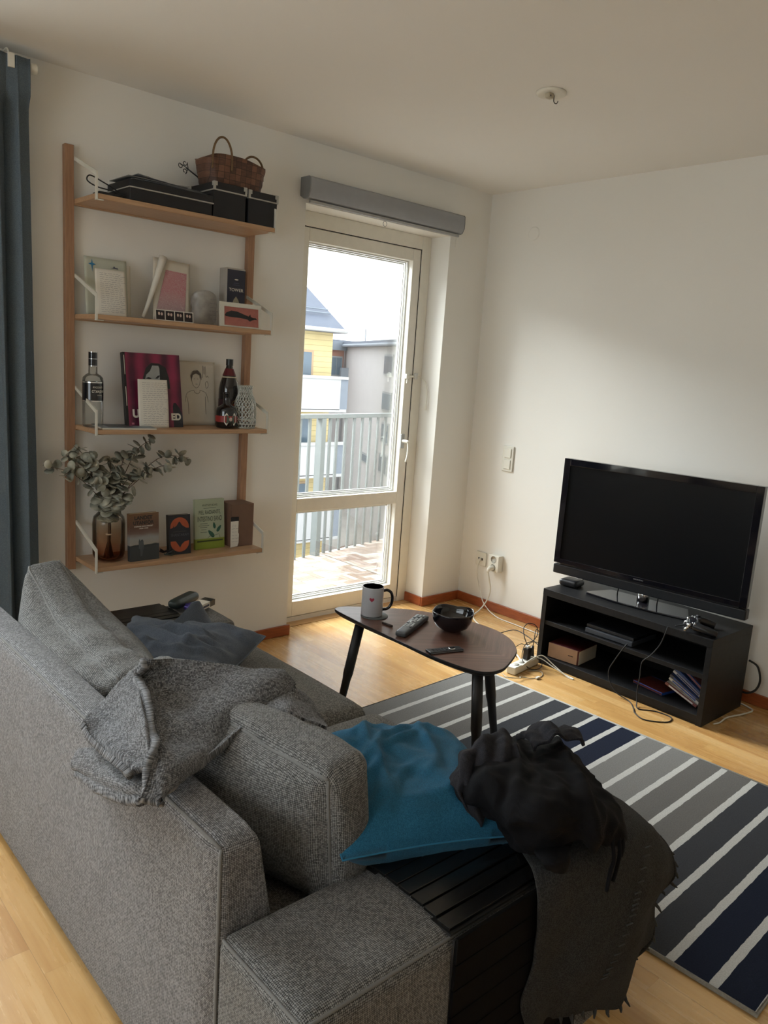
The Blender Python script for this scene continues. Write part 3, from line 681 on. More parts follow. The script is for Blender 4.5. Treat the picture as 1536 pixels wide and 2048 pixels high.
def basket():
    V = []; F = []; NA, NH = 72, 10
    for side in (0, 1):
        for i in range(NH+1):
            t = i/NH; zz = .098*t
            for k in range(NA):
                a = 2*PI*k/NA; sx = (.130+.022*t)-side*.004; sy = (.078+.012*t)-side*.004
                e = 3.2; ca, sa = math.cos(a), math.sin(a); x = sx*math.copysign(abs(ca)**(2/e), ca); y = sy*math.copysign(abs(sa)**(2/e), sa)
                cell = (int(k/4)+int(i/2.5)) % 2; q = 1+(.022 if cell else -.0)*(0 if side else 1)*math.sin(PI*((k % 4)+.5)/4)
                zt = zz+(.010*abs(ca)**0+.006*math.cos(3*a)+.014*(1-abs(ca)))*t*t
                V.append((x*q, y*q, zt if side == 0 else max(zt, .004)))
    for s_ in (0, 1):
        for i in range(NH):
            for k in range(NA):
                a = s_*(NH+1)*NA+i*NA+k; b = s_*(NH+1)*NA+i*NA+(k+1) % NA; F.append((a, b, b+NA, a+NA))
    o1 = NH*NA; o2 = (NH+1)*NA+NH*NA
    for k in range(NA): F.append((o1+k, o1+(k+1) % NA, o2+(k+1) % NA, o2+k))
    F.append(tuple(range(NA))); F.append(tuple((NH+1)*NA+k for k in range(NA)))
    return MB().add(V, F)
def barkm():
    m = NT('birch_strips'); o = m.obj(); sp = m.n('ShaderNodeSeparateXYZ'); m.l(o, sp.inputs[0])
    ix = m.math('FLOOR', m.math('DIVIDE', sp.outputs[0], .026)); iz = m.math('FLOOR', m.math('DIVIDE', sp.outputs[2], .026))
    cb = m.n('ShaderNodeCombineXYZ'); m.l(ix, cb.inputs[0]); m.l(iz, cb.inputs[1]); wn = m.n('ShaderNodeTexWhiteNoise'); m.l(cb.outputs[0], wn.inputs['Vector'])
    n = m.noise(m.map(o, (10, 10, 40)), 4, 4)
    t = m.math('ADD', m.math('MULTIPLY', wn.outputs['Value'], .5), m.math('MULTIPLY', n, .5))
    gx = m.math('LESS_THAN', m.math('FRACT', m.math('DIVIDE', sp.outputs[0], .026)), .06); gz = m.math('LESS_THAN', m.math('FRACT', m.math('DIVIDE', sp.outputs[2], .026)), .06)
    m.l(m.mix(m.math('MAXIMUM', gx, gz), m.ramp(t, (.3, srgb('4e352a')), (.7, srgb('79543f'))), c4(srgb('2e1f18'))), m.p.inputs['Base Color']); m.p.inputs['Roughness'].default_value = .6; return m.m
bask = ob('body', basket(), barkm(), bs, smooth=True)
for xc, w2_, hh, yy in ((-.092, .046, .085, -.088), (.088, .050, .052, -.04)):
    pts = [(xc-w2_, yy, .055), (xc-w2_, yy, .10)]+[(xc-w2_*math.cos(t), yy, .10+hh*math.sin(t)) for t in [PI*i/10 for i in range(1, 10)]]+[(xc+w2_, yy, .10), (xc+w2_, yy, .060)]
    ob('handle', MB().tube(pts, .0046, 8, smooth=3), plain('bent_twig', srgb('6d5435'), .6, var=.2, scale=80), bs, smooth=True)
ih = thing('iron_hook', 'black wrought-iron piece with three curls sticking out behind the basket', 'hook', (-2.02, -.06, z+.20))
for a0_, cx_, cz_ in ((2.2, -.030, .010), (.4, -.012, .024), (-1.2, -.012, -.008)):
    pts = []
    for i in range(22):
        t = i/21; a = a0_+t*1.9*PI*(1 if a0_ != .4 else -1); r_ = .0115*(1-.65*t); pts.append((cx_+r_*math.cos(a), 0, cz_+r_*math.sin(a)))
    pts = [(.004, 0, .004)]+pts; ob('curl', MB().tube(pts, .0017, 6), M['black'], ih, smooth=True)
ob('shaft', MB().tube([(-.005, 0, .006), (.05, 0, -.02), (.085, 0.002, -.055)], .0032, 8), M['black'], ih, smooth=True)
ad = thing('adapter', 'small black adapter with looped cable at the left end of the top shelf', 'adapter', (-2.435, -.20, z+.0005))
ob('body', MB().box(-.035, .03, -.03, .03, 0, .012), M['black'], ad, bevel=.003)
ob('cable', MB().tube([(.03, 0, .008), (.06, -.01, .01), (.045, 0, .03), (-.0, .02, .055), (-.045, .03, .072), (-.06, .02, .05), (-.03, 0, .03), (.03, -.015, .022), (.075, -.02, .012), (.02, -.02, .016)], .0026, 8, smooth=8), M['rubber'], ad, smooth=True)

# --- second shelf
z = SZ[1]+.0005
cd_ = leaned('greeting_card', 'pale card with a blue star shape standing behind the handwritten letter, second shelf', 'card', -2.366, -.062, z, .02, .10)
sheetpatch('sheet', .178, .232, plain('pale_green_card', srgb('bdbfae'), .8, var=.02), cd_, .001, 2)
stp = []
for i in range(8):
    a = PI/2+i*PI/4; r_ = (.021, .006)[i % 2]*(1.5 if i == 4 else 1); stp.append((-.058+r_*.75*math.cos(a), .203+r_*math.sin(a)))
ob('star', poly(stp, -.004), plain('star_blue', srgb('1f6f9c'), .6), cd_)
ob('splash', poly([(.018, .196), (.03, .199), (.034, .206), (.039, .200), (.05, .199), (.052, .194)], -.004), M['ink'], cd_)
gs = leaned('greeting_card', 'second pale card peeking out at the right behind the handwritten letter', 'card', -2.315, -.047, z, -.05, .06)
sheetpatch('sheet', .11, .215, M['paper'], gs, .002, 4)
lt = leaned('letter', 'handwritten letter leaning on the pale green card, second shelf', 'letter', -2.372, -.128, z, -.02, .16)
sheetpatch('sheet', .122, .186, M['paper2'], lt, .004, 1, curl=.003); scribble(.098, -.046, .012, .172, 20, 3, lt, y=-.0055)
ps = leaned('poster', 'pale poster with pink scribbled print and a rolled left edge, second shelf', 'poster', -2.115, -.085, z, 0, .17, .06)
def pinkm():
    m = NT('pink_print'); o = m.obj(); n1 = m.n('ShaderNodeTexNoise'); n1.inputs['Scale'].default_value = 28; n1.inputs['Detail'].default_value = 2; n1.inputs['Distortion'].default_value = 2.5; m.l(o, n1.inputs['Vector'])
    r = m.math('ABSOLUTE', m.math('SINE', m.math('MULTIPLY', n1.outputs['Fac'], 42.0)))
    sp = m.n('ShaderNodeSeparateXYZ'); m.l(o, sp.inputs[0])
    base = m.ramp(sp.outputs[2], (.02, srgb('9d8e92')), (.10, srgb('b98f93')), (.14, srgb('bd7f86')))
    m.l(m.mix(m.math('LESS_THAN', r, .34), base, c4(srgb('c9b4ae'))), m.p.inputs['Base Color']); m.p.inputs['Roughness'].default_value = .7; return m.m
sheetpatch('sheet', .172, .268, M['paper'], ps, .002, 2, x0=-.062)
ob('print', MB().add([(-.060, -.0035, .002), (.082, -.0035, .002), (.094, -.0035, .222), (-.005, -.0035, .222)], [(0, 1, 2, 3)]), pinkm(), ps)
m = MB(); pts = []
for i in range(9):
    t = i/8; pts.append((-.112+.092*t**.9*1.0-.0, -.006-.006*t, .003+.268*t))
m.tube(pts, lambda t: .006+.011*t, 14); ob('rolled_edge', m, M['paper2'], ps, smooth=True)
pstp = leaned('photo_strip', 'strip of four small dark photographs lying in front of the pink poster', 'photographs', -2.144, -.215, z, -.03, .12)
ob('strip', MB().box(-.084, .084, -.001, 0, 0, .044), M['paper2'], pstp)
dk = plain('photo_dark', srgb('231a1c'), .5); sk = plain('photo_faces', srgb('c9b1a4'), .6)
for i in range(4):
    x = -.0625+i*.0415; ph = ob('photo', MB().box(x-.0185, x+.0185, -.0016, -.001, .0035, .0405), dk, pstp)
    ob('face', disc(x-.006, .027, .0045, -.0019, 12, .0065).add(*(lambda d: (d.v, d.f))(disc(x+.006, .026, .0045, -.0019, 12, .0065))), sk, ph)
bagm, _, _ = glassmat('clear_plastic', (.80, .80, .79), 2.2, .12)
bgt = thing('plastic_visor', 'crumpled translucent plastic sheet shape left of the dark box, second shelf', 'plastic', (-1.945, -.125, z))
V = []; F = []; n = 16
for i in range(n+1):
    for j in range(n+1):
        u, v = j/n, i/n; a = -.2+u*PI*.9; r_ = .058*(1-.35*max(0, .35-v)); zz = .148*v*(1-.28*(1-math.sin(PI*u))**1.5)
        V.append((r_*-math.cos(a)+.008*noise.noise(Vector((u*4, v*4, 1))), -.045*math.sin(a)+.03, zz))
for i in range(n):
    for j in range(n): a = i*(n+1)+j; F.append((a, a+1, a+n+2, a+n+1))
M['cloudy'] = plain('cloudy_plastic', srgb('9a968f'), .35, var=.2, scale=30)
o = ob('shell', MB().add(V, F), M['cloudy'], bgt, smooth=True); o.modifiers.new('t', 'SOLIDIFY').thickness = .001
scribble(.04, .002, .02, .12, 6, 9, bgt, 'print', -.018)
tw = leaned('game_box', 'dark navy box reading TOWER with a pale pointed arch, second shelf', 'box', -1.795, -.112, z, 0, .0)
ob('box', MB().box(-.050, .046, 0, .062, 0, .262), plain('box_pale_side', srgb('a9a49c'), .5), tw, bevel=.002)
ob('front', MB().box(-.046, .046, -.0012, 0, .004, .255), plain('navy_card', srgb('232536'), .45), tw)
ob('arch', poly([(-.021, .01), (-.021, .10), (-.012, .125), (0, .140), (.012, .125), (.022, .10), (.024, .01)], -.0016), plain('arch_pale', srgb('8d8773'), .6), tw)
text('TOWER', .074, 0, .168, -.0014, M['paper2'], tw, height=.0135, bold=.01)
ob('emblem', disc(0, .213, .010, -.0016, 16, .003), M['paper2'], tw)
ob('small_print', MB().box(-.014, .014, -.0016, -.0012, .196, .199).box(-.017, .017, -.0016, -.0012, .188, .190), plain('faint_print', srgb('4a4c60'), .6), tw)
pf = leaned('picture_frame', 'small white framed photo of a black cat lying on pink, second shelf right', 'picture', -1.832, -.218, z, -.02, .08)
W_, H_ = .208, .104
ob('frame', MB().box(-W_/2, -W_/2+.022, -.008, 0, 0, H_).box(W_/2-.0, W_/2+.0005, -.008, 0, 0, H_).box(-W_/2+.022, W_/2, -.008, 0, H_-.018, H_).box(W_/2-.012, W_/2, -.008, 0, 0, H_-.018).box(-W_/2+.022, W_/2-.012, -.008, 0, 0, .006), plain('frame_white', srgb('cfccc0'), .5, var=.01), pf)
ob('photo', MB().box(-W_/2+.02, W_/2-.01, -.003, -.001, .005, H_-.016), plain('salmon_blanket', srgb('a8685e'), .6, var=.1, scale=40), pf)
catp = [(-.078, .048), (-.070, .060), (-.045, .070), (-.015, .068), (.020, .058), (.042, .052), (.05, .062), (.053, .051), (.065, .048), (.078, .048), (.086, .040), (.072, .040), (.058, .036), (.048, .030), (.036, .038), (.0, .042), (-.04, .042), (-.072, .044)]
ob('cat', poly(catp, -.0034), plain('cat_black', srgb('1d2023'), .6, var=.2), pf)

# --- third shelf
z = SZ[2]+.0005
glv, ma, tra = glassmat('clear_bottle_glass', (.84, .845, .83), .7, .12, 1.35)
vo = thing('liquor_bottle', 'tall clear liquor bottle with black cap at the left end of the third shelf', 'bottle', (-2.452, -.125, z))
m = MB(); m.lathe([(.0, .001), (.036, .001), (.040, .006), (.0405, .12), (.0405, .185), (.039, .198), (.030, .208), (.0175, .216), (.0165, .25), (.0165, .262)], 40); ob('glass', m, glv, vo, smooth=True)
m = MB(); m.lathe([(.0, .004), (.034, .004), (.0375, .012), (.0375, .110), (0, .111)], 32); ob('liquor', m, plain('pale_liquor', srgb('7c766d'), .2, var=.05), vo, smooth=True) if False else None
m = MB(); m.lathe([(.0172, .242), (.0172, .300), (0, .300)], 32); ob('cap', m, M['blackgloss'], vo, bevel=.001)
for za, zb in ((.272, .274), (.2985, .3005), (.243, .246)): ob('cap_band', MB().lathe([(.0176, za), (.0176, zb)], 32, close=True), M['chrome'], vo, smooth=True)
lb = ob('label', MB().lathe([(.0411, .108), (.0411, .178)], 48, close=True), M['blackgloss'], vo, smooth=True)
ob('label_edge', MB().lathe([(.0413, .104), (.0413, .108)], 48, close=True).lathe([(.0413, .178), (.0413, .182)], 48, close=True), M['chrome'], lb, smooth=True)
def wrap(R, a0):
    def f(p):
        a = a0+p.x/R; return Vector((R*math.sin(a), -R*math.cos(a)+0*p.y, p.z))
    return f
text('РУССКИЙ', .040, 0, .162, 0, M['paper2'], lb, height=.009, M=wrap(.0415, .12), bold=.01)
text('СТАНДАРТ', .062, 0, .144, 0, M['paper2'], lb, height=.013, M=wrap(.0415, .28), bold=.015)
text('VODKA', .022, 0, .130, 0, M['paper2'], lb, height=.004, M=wrap(.0415, .30))
bk = leaned('book', 'large magenta book with dark spine and a masked face, third shelf', 'book', -2.192, -.155, z, .03, .16)
magm = NT('magenta_cover'); sp = magm.n('ShaderNodeSeparateXYZ'); magm.l(magm.obj(), sp.inputs[0])
sw_ = magm.math('ADD', magm.math('MULTIPLY', magm.math('SINE', magm.math('MULTIPLY', sp.outputs[0], 85.0)), .3), magm.math('MULTIPLY', magm.noise(magm.obj(), 12), .8))
magm.l(magm.ramp(sw_, (.1, srgb('4a1530')), (.45, srgb('7a1f42')), (.8, srgb('93294f'))), magm.p.inputs['Base Color']); magm.p.inputs['Roughness'].default_value = .35
ob('pages', MB().box(-.124, .126, .002, .018, .002, .308), M['paper'], bk)
ob('cover', MB().box(-.128, .130, -.001, .002, 0, .312).box(-.128, .130, .018, .021, 0, .312).box(-.128, -.125, -.001, .021, 0, .312), magm.m, bk)
ob('spine', MB().box(-.1295, -.120, -.0016, .0215, 0, .312), plain('spine_black', srgb('17181b'), .4), bk)
for za, zb in ((.22, .30), (.09, .17)): ob('spine_print', MB().box(-.1262, -.1240, -.0022, -.0016, za, zb), M['paper2'], bk)
ob('hair', poly([(-.05, .17), (-.045, .21), (-.03, .25), (-.005, .272), (.03, .272), (.062, .255), (.075, .21), (.078, .165)], -.0013), plain('cover_black', srgb('1c1f22'), .45), bk)
fc = ob('face', poly([(-.036, .205), (-.030, .222), (-.012, .238), (.0, .262), (.028, .262), (.032, .25), (.032, .17), (-.02, .17), (-.015, .195)], -.0018), plain('face_grey', srgb('9b9e9c'), .6), bk)
ob('brow', poly([(-.034, .207), (-.020, .213), (-.006, .207), (-.018, .203)], -.0022).add(*(lambda d: (d.v, d.f))(poly([(.010, .208), (.022, .219), (.032, .222), (.030, .215), (.02, .207)], -.0022))), M['black'], fc)
ob('figure', poly([(.085, .0), (.130, .0), (.130, .05), (.116, .085), (.10, .105), (.09, .105), (.085, .09)], -.0013), plain('cover_navy', srgb('1c1d28'), .45), bk)
text('Ui', .040, -.082, .058, -.0019, M['paper2'], bk, height=.036, bold=.05, name='title'); text('ED', .046, .098, .045, -.0019, M['paper2'], bk, height=.030, bold=.05, name='title')
text('EL', .012, -.058, .085, -.0019, M['paper2'], bk, height=.007)
ob('publisher_mark', MB().box(-.108, -.097, -.0016, -.001, .012, .020), plain('mark_pink', srgb('b56a80'), .5), bk)
l2 = leaned('letter', 'handwritten letter leaning on the magenta book, third shelf', 'letter', -2.208, -.178, z, -.01, .13)
sheetpatch('sheet', .132, .203, M['paper2'], l2, .004, 2, curl=.002); scribble(.108, -.050, .010, .192, 21, 5, l2, y=-.0055)
dr = leaned('drawing', 'pencil portrait drawing of a person in a round-neck shirt, third shelf', 'drawing', -1.944, -.062, z, 0, .12)
sheetpatch('sheet', .196, .288, M['paper'], dr, .0015, 3); dm = plain('pencil', srgb('625b55'), .8)
P_ = []
for seg in ([(-.018, .225), (-.022, .205), (-.017, .182), (0, .168), (.015, .182), (.02, .205), (.017, .225)], [(-.022, .20), (-.028, .222), (-.015, .243), (.008, .247), (.024, .232), (.026, .205)], [(-.022, .205), (-.02, .228), (.0, .236), (.018, .228), (.022, .208)],
            [(-.012, .155), (-.01, .148), (.004, .143), (.016, .149), (.017, .160)], [(-.012, .158), (-.035, .152), (-.052, .138), (-.058, .105)], [(.017, .158), (.038, .152), (.05, .14), (.058, .105)], [(-.052, .13), (-.045, .105), (-.042, .05)], [(.044, .13), (.042, .09), (.044, .05)],
            [(-.012, .208), (-.006, .210)], [(.004, .210), (.011, .208)], [(-.004, .186), (.006, .186)], [(.033, .215), (.036, .27), (.041, .23), (.047, .268), (.05, .22), (.058, .225), (.062, .215)], [(.045, .19), (.055, .20), (.06, .18), (.05, .168), (.045, .19)]):
    P_.append(seg)
m = MB()
for seg in P_: m.tube([(x, -.0025, zz) for x, zz in seg], .0007, 4, smooth=4)
ob('pencil_lines', m, dm, dr)
hm = MB(); hm.add([(x, -.0024, zz) for x, zz in [(-.022, .205), (-.028, .222), (-.015, .243), (.008, .247), (.024, .232), (.026, .208), (.018, .226), (0, .233), (-.016, .226)]], [(0, 1, 2, 3, 4, 5, 6, 7, 8)]); ob('hair_shading', hm, plain('pencil_shade', srgb('6f655c'), .8), dr)
mgs = thing('magazine', 'thin pale magazine lying flat at the front left of the third shelf', 'magazine', (-2.335, -.175, z), (0, 0, -.12))
ob('pages', MB().box(-.115, .105, -.075, .085, 0, .006), M['paper'], mgs, bevel=.001); ob('cover', MB().box(-.116, .106, -.076, .086, .006, .0072), plain('cover_blue_grey', srgb('7f8b93'), .4, var=.3, scale=20), mgs)
ob('cover_print', MB().box(-.08, .02, -.04, .06, .0072, .0076), plain('cover_dark', srgb('32343a'), .4, var=.3, scale=30), mgs)
tb = thing('liquor_bottle', 'tall dark brown liqueur bottle with a yellow and red label behind the short one', 'bottle', (-1.812, -.105, z))
m = MB(); m.lathe([(0, .001), (.044, .001), (.046, .005), (.046, .15), (.0455, .17), (.040, .20), (.030, .232), (.018, .262), (.0145, .275), (.0145, .285)], 40); brg = plain('dark_brown_glass', srgb('120d10'), .12, var=.1, coat=.5); ob('glass', m, brg, tb, smooth=True)
ob('cap', MB().lathe([(.0162, .277), (.0165, .306), (0, .306)], 32), M['black'], tb, bevel=.001)
lab = ob('label', MB().lathe([(.0462, .06), (.0462, .125)], 48, close=True), plain('label_maroon', srgb('30151a'), .4), tb, smooth=True)
def wpoly(pts, R, a0, name, mt, par, k=8):
    V = []; 
    mb = MB(); cx = sum(p[0] for p in pts)/len(pts); cz = sum(p[1] for p in pts)/len(pts)
    fn = wrap(R, a0); V = [tuple(fn(Vector((x, 0, zz)))) for x, zz in [(cx, cz)]+pts]
    n = len(pts); mb.add(V, [(0, i+1, (i+1) % n+1) for i in range(n)]); return ob(name, mb, mt, par)
arch = [(.022*math.cos(a), .098+.026*math.sin(a)) for a in [PI*i/10 for i in range(11)]]
wpoly(arch, .0466, .25, 'arch', plain('label_yellow', srgb('8f7a3c'), .5), lab)
wpoly([(.016*math.cos(a), .096+.016*math.sin(a)) for a in [PI*i/10 for i in range(11)]], .0469, .25, 'arch_inner', plain('label_orange', srgb('b4532a'), .5), lab)
wpoly([(-.022, .085), (.022, .085), (.022, .095), (-.022, .095)], .0469, .25, 'band', plain('label_red', srgb('7d1d1a'), .5), lab)
text('KAHLUA', .034, 0, .074, 0, M['paper2'], lab, height=.007, M=wrap(.0468, .25), bold=.02)
nl = ob('neck_label', MB().lathe([(.0312, .232), (.0185, .264)], 32, close=True), plain('neck_red', srgb('5b1620'), .45), tb, smooth=True)
ob('neck_band', MB().lathe([(.0352, .222), (.0332, .228)], 32, close=True), plain('neck_gold', srgb('a8a08c'), .5), tb, smooth=True)
sb = thing('liquor_bottle', 'short squat black bottle with an eight-sided white portrait label', 'bottle', (-1.864, -.178, z))
m = MB(); m.lathe([(0, .001), (.043, .001), (.048, .008), (.048, .075), (.045, .088), (.030, .098), (.016, .108), (.0145, .150), (.0165, .152), (.0165, .160), (0, .160)], 40); ob('glass', m, plain('black_glass', srgb('0d0f14'), .10, coat=.5), sb, smooth=True)
lb = ob('red_band', MB().lathe([(.0484, .028), (.0484, .056)], 48, close=True), plain('band_red', srgb('8e2a26'), .5), sb, smooth=True)
oct_ = [(-.030, .028), (-.020, .014), (.020, .014), (.030, .028), (.030, .056), (.020, .070), (-.020, .070), (-.030, .056)]
lw = wpoly(oct_, .0490, -.12, 'label', M['paper2'], sb)
wpoly([(-.019, .022), (.019, .022), (.019, .060), (-.019, .060)], .0494, -.12, 'portrait', plain('portrait_green', srgb('4f5a4e'), .5), lw)
wpoly([(.007*math.cos(a), .042+.009*math.sin(a)) for a in [2*PI*i/14 for i in range(14)]], .0497, -.12, 'portrait_head', sk, lw)
wpoly([(-.012, .024), (.012, .024), (.008, .034), (-.008, .034)], .0497, -.12, 'portrait_shoulders', plain('portrait_dark', srgb('22261f'), .5), lw)
lv = thing('lace_vase', 'white openwork lace-pattern glass vase beside the short bottle', 'vase', (-1.768, -.178, z))
def lacer(zz):
    t = zz/.195
    for (a, ra), (b, rb_) in zip(((0, .046), (.12, .051), (.45, .050), (.62, .046), (.80, .031), (.90, .029), (1.0, .034)), ((.12, .051), (.45, .050), (.62, .046), (.80, .031), (.90, .029), (1.0, .034), (1.01, .034))):
        if a <= t <= b: return ra+(rb_-ra)*(t-a)/(b-a)
    return .03
m = MB()
for k in range(20):
    for s_ in (1, -1):
        pts = []
        for i in range(27):
            zz = .003+.190*i/26; a = 2*PI*k/20+s_*(.16*math.sin(i*PI/3.25+ (0 if s_ > 0 else 0))+0); r_ = lacer(zz); pts.append((r_*math.cos(a), r_*math.sin(a), zz))
        m.tube(pts, .0021, 5)
for zz in (.003, .02, .04): m.tube([(lacer(zz)*math.cos(a), lacer(zz)*math.sin(a), zz) for a in [2*PI*i/30 for i in range(30)]], .003, 5, closed=True)
ob('lattice', m, plain('milky_glass', srgb('b9bdb5'), .15, coat=.5), lv, smooth=True)
m = MB(); m.lathe([(0, .002)]+[(lacer(.19*i/14)-.005, .003+.188*i/14) for i in range(15)], 32); m.f = [q for q in m.f if len(q) == 4]; ob('inner_glass', m, glassmat('inner_clear_glass', (.86, .86, .86), 1.6, .05)[0], lv, smooth=True)

# --- bottom shelf
z = SZ[3]+.0005
mA = NT('amber_glass'); mA.t.nodes.remove(mA.p); tr = mA.n('ShaderNodeBsdfTransparent'); gl = mA.n('ShaderNodeBsdfGlossy'); gl.inputs['Roughness'].default_value = .03
sp = mA.n('ShaderNodeSeparateXYZ'); mA.l(mA.obj(), sp.inputs[0]); mA.l(mA.ramp(sp.outputs[2], (.0, (.74, .50, .40)), (.07, (.88, .74, .63)), (.13, (.94, .87, .79)), (.20, (.965, .955, .93))), tr.inputs[0])
fr = mA.n('ShaderNodeFresnel'); fr.inputs['IOR'].default_value = 1.3; mx = mA.n('ShaderNodeMixShader'); mA.l(mA.math('MULTIPLY', fr.outputs[0], .8), mx.inputs[0]); mA.l(tr.outputs[0], mx.inputs[1]); mA.l(gl.outputs[0], mx.inputs[2]); mA.l(mx.outputs[0], mA.out.inputs[0])
vs_ = tag(ob('vase', MB().lathe([(0, .002), (.045, .002), (.060, .012), (.066, .03), (.067, .16), (.062, .188), (.045, .205), (.034, .214), (.033, .232), (.0315, .232), (.0325, .214), (.043, .203), (.060, .186), (.0645, .16), (.0635, .032), (.058, .016), (.044, .006), (0, .006)], 48), mA.m, smooth=True, origin=(0, 0, 0)), 'amber glass vase fading to clear at the neck, bottom shelf', 'vase')
vs_.location = (-2.388, -.135, z)
eu = thing('eucalyptus_bouquet', 'tied bunch of dried grey-green eucalyptus stems standing in the amber vase', 'plant', (-2.388, -.135, z+.008))
leafm = NT('eucalyptus_leaf'); n_ = leafm.noise(leafm.obj(), 22, 2); leafm.l(leafm.ramp(n_, (.3, srgb('686b60')), (.5, srgb('8f9083')), (.72, srgb('c2bfae'))), leafm.p.inputs['Base Color']); leafm.p.inputs['Roughness'].default_value = .55
stm = plain('dry_stem', srgb('5d4a3c'), .7, var=.2)
rnd = random.Random(11)
tips = [(-.258, -.01, .400), (-.185, -.02, .445), (-.10, -.03, .41), (.045, -.02, .36), (.205, .03, .50), (.375, .02, .415), (.30, -.02, .40), (-.06, -.05, .33), (.10, -.03, .44), (-.14, .02, .48), (.16, -.05, .36), (-.20, -.04, .37), (.02, .03, .42)]
for si, tp in enumerate(tips):
    base = Vector((rnd.uniform(-.022, .022), rnd.uniform(-.022, .022), .0)); tie = Vector((rnd.uniform(-.007, .007), rnd.uniform(-.007, .007), .105)); nk = Vector((tp[0]*.06, -.004, .225))
    tip = Vector(tp); mid = nk.lerp(tip, .55)+Vector((0, 0, .045+.02*(si % 3)))
    path = crom([base, tie, nk, mid, tip], 8); s_ = ob('stem', MB().tube(path, lambda t: .0024-.0013*t, 6), stm, eu, smooth=True)
    m = MB(); L = len(path); nl_ = 15
    for q in range(nl_):
        t = .43+.57*q/(nl_-1); p = path[min(L-1, int(t*(L-1)))]; dirv = (path[min(L-1, int(t*(L-1))+1)]-path[max(0, int(t*(L-1))-1)]).normalized()
        for s2 in (-1, 1):
            if rnd.random() < .10: continue
            ax = (dirv.cross(Vector((rnd.uniform(-1, 1), rnd.uniform(-1, 1), rnd.uniform(-1, 1)))).normalized())*s2
            r_ = (.0255-.008*max(0, t-.6)/.4)*rnd.uniform(.75, 1.15); c_c = p+ax*r_*1.05; nn = (dirv*.6+Vector((rnd.uniform(-.7, .7), rnd.uniform(-.9, .3), rnd.uniform(-.3, .9)))).normalized()
            e1 = (ax-nn*ax.dot(nn)).normalized(); e2 = nn.cross(e1); K = 10; cup = rnd.uniform(-.25, .35)
            V = [c_c+nn*(-cup*r_*.5)]+[c_c+e1*r_*math.cos(2*PI*k/K)+e2*r_*.92*math.sin(2*PI*k/K)*(1-.12*math.cos(2*PI*k/K))+nn*cup*r_*.5*(.6+.4*math.cos(4*PI*k/K)) for k in range(K)]
            m.add(V, [(0, k+1, (k+1) % K+1) for k in range(K)])
    lf_ = ob('leaves', m, leafm.m, s_, smooth=True); lf_.modifiers.new('t', 'SOLIDIFY').thickness = .0005
ob('tie', MB().lathe([(.0125, .100), (.0135, .103), (.0125, .106)], 20, close=True), M['paper2'], eu, smooth=True)

def book(label, x, y, w, h, t, yaw, tilt, cov, zz=z, roll=0, spine=None):
    b = leaned('book', label, 'book', x, y, zz, yaw, tilt, roll)
    ob('pages', MB().box(-w/2+.002, w/2-.002, .0008, t-.001, .0015, h-.0015), plain('page_edges', srgb('b9a98f'), .85, var=.04, scale=200), b)
    ob('cover', MB().box(-w/2, w/2, -.0006, .0008, 0, h).box(-w/2, w/2, t-.001, t, 0, h).box(-w/2-.0006, -w/2+.001, -.0006, t, 0, h), cov, b, bevel=.0004); return b
ln = NT('landscape_cover'); sp = ln.n('ShaderNodeSeparateXYZ'); ln.l(ln.obj(), sp.inputs[0]); nz = ln.noise(ln.map(ln.obj(), (14, 14, 60)), 1, 4)
ln.l(ln.ramp(ln.math('ADD', sp.outputs[2], ln.math('MULTIPLY', ln.math('SUBTRACT', nz, .5), .02)), (.060, srgb('34383a')), (.067, srgb('20262a')), (.070, srgb('979087')), (.10, srgb('8f918f')), (.118, srgb('6f5a50')), (.14, srgb('5e4234')), (.20, srgb('6e5138'))), ln.p.inputs['Base Color']); ln.p.inputs['Roughness'].default_value = .4
b1 = book('paperback titled LANDET UTANFOR with two people on a road, bottom shelf', -2.262, -.215, .133, .205, .024, .03, .06, ln.m)
text('LANDET', .082, -.004, .186, -.001, M['black'], b1, height=.0165, bold=.03, name='title'); text('UTANFÖR', .094, -.004, .166, -.001, M['black'], b1, height=.019, bold=.03, name='title')
text('SVERIGE OCH KRIGET', .086, -.004, .149, -.001, M['paper2'], b1, height=.005, bold=.02); text('1939-1940', .040, -.004, .140, -.001, M['paper2'], b1, height=.005, bold=.02)
ob('two_people', poly([(-.028, .055), (-.028, .085), (-.024, .096), (-.020, .086), (-.017, .090), (-.010, .092), (-.006, .085), (-.004, .058), (-.010, .040), (-.012, .022), (-.020, .02), (-.022, .05)], -.0010), plain('people_grey', srgb('4b5052'), .6, var=.2), b1)
b2 = book('smaller dark paperback with an orange circle and mountain silhouette, bottom shelf', -2.082, -.185, .102, .178, .026, -.06, .10, plain('night_blue', srgb('191b22'), .4))
ob('orange_circle', disc(.0, .122, .044, -.0010, 32).add(*(lambda d: (d.v, d.f))(disc(.0, .055, .044, -.0010, 32))), plain('cover_orange', srgb('a9502e'), .5, var=.2, scale=12), b2)
ob('silhouette', poly([(-.050, .058), (-.046, .060), (-.020, .060), (-.006, .040), (.0, .030), (.008, .044), (.022, .056), (.050, .062), (.050, .116), (.030, .118), (.012, .130), (.0, .148), (-.004, .146), (-.014, .130), (-.026, .122), (-.028, .132), (-.031, .122), (-.050, .114)], -.0015), plain('night_blue_shape', srgb('1c1f28'), .4), b2)
text('SHANTARAM', .084, 0, .088, -.0018, plain('title_grey', srgb('53545c'), .5), b2, height=.012, name='title'); text('GREGORY DAVID ROBERTS', .062, 0, .103, -.0018, plain('title_grey_small', srgb('5b5450'), .5), b2, height=.004)
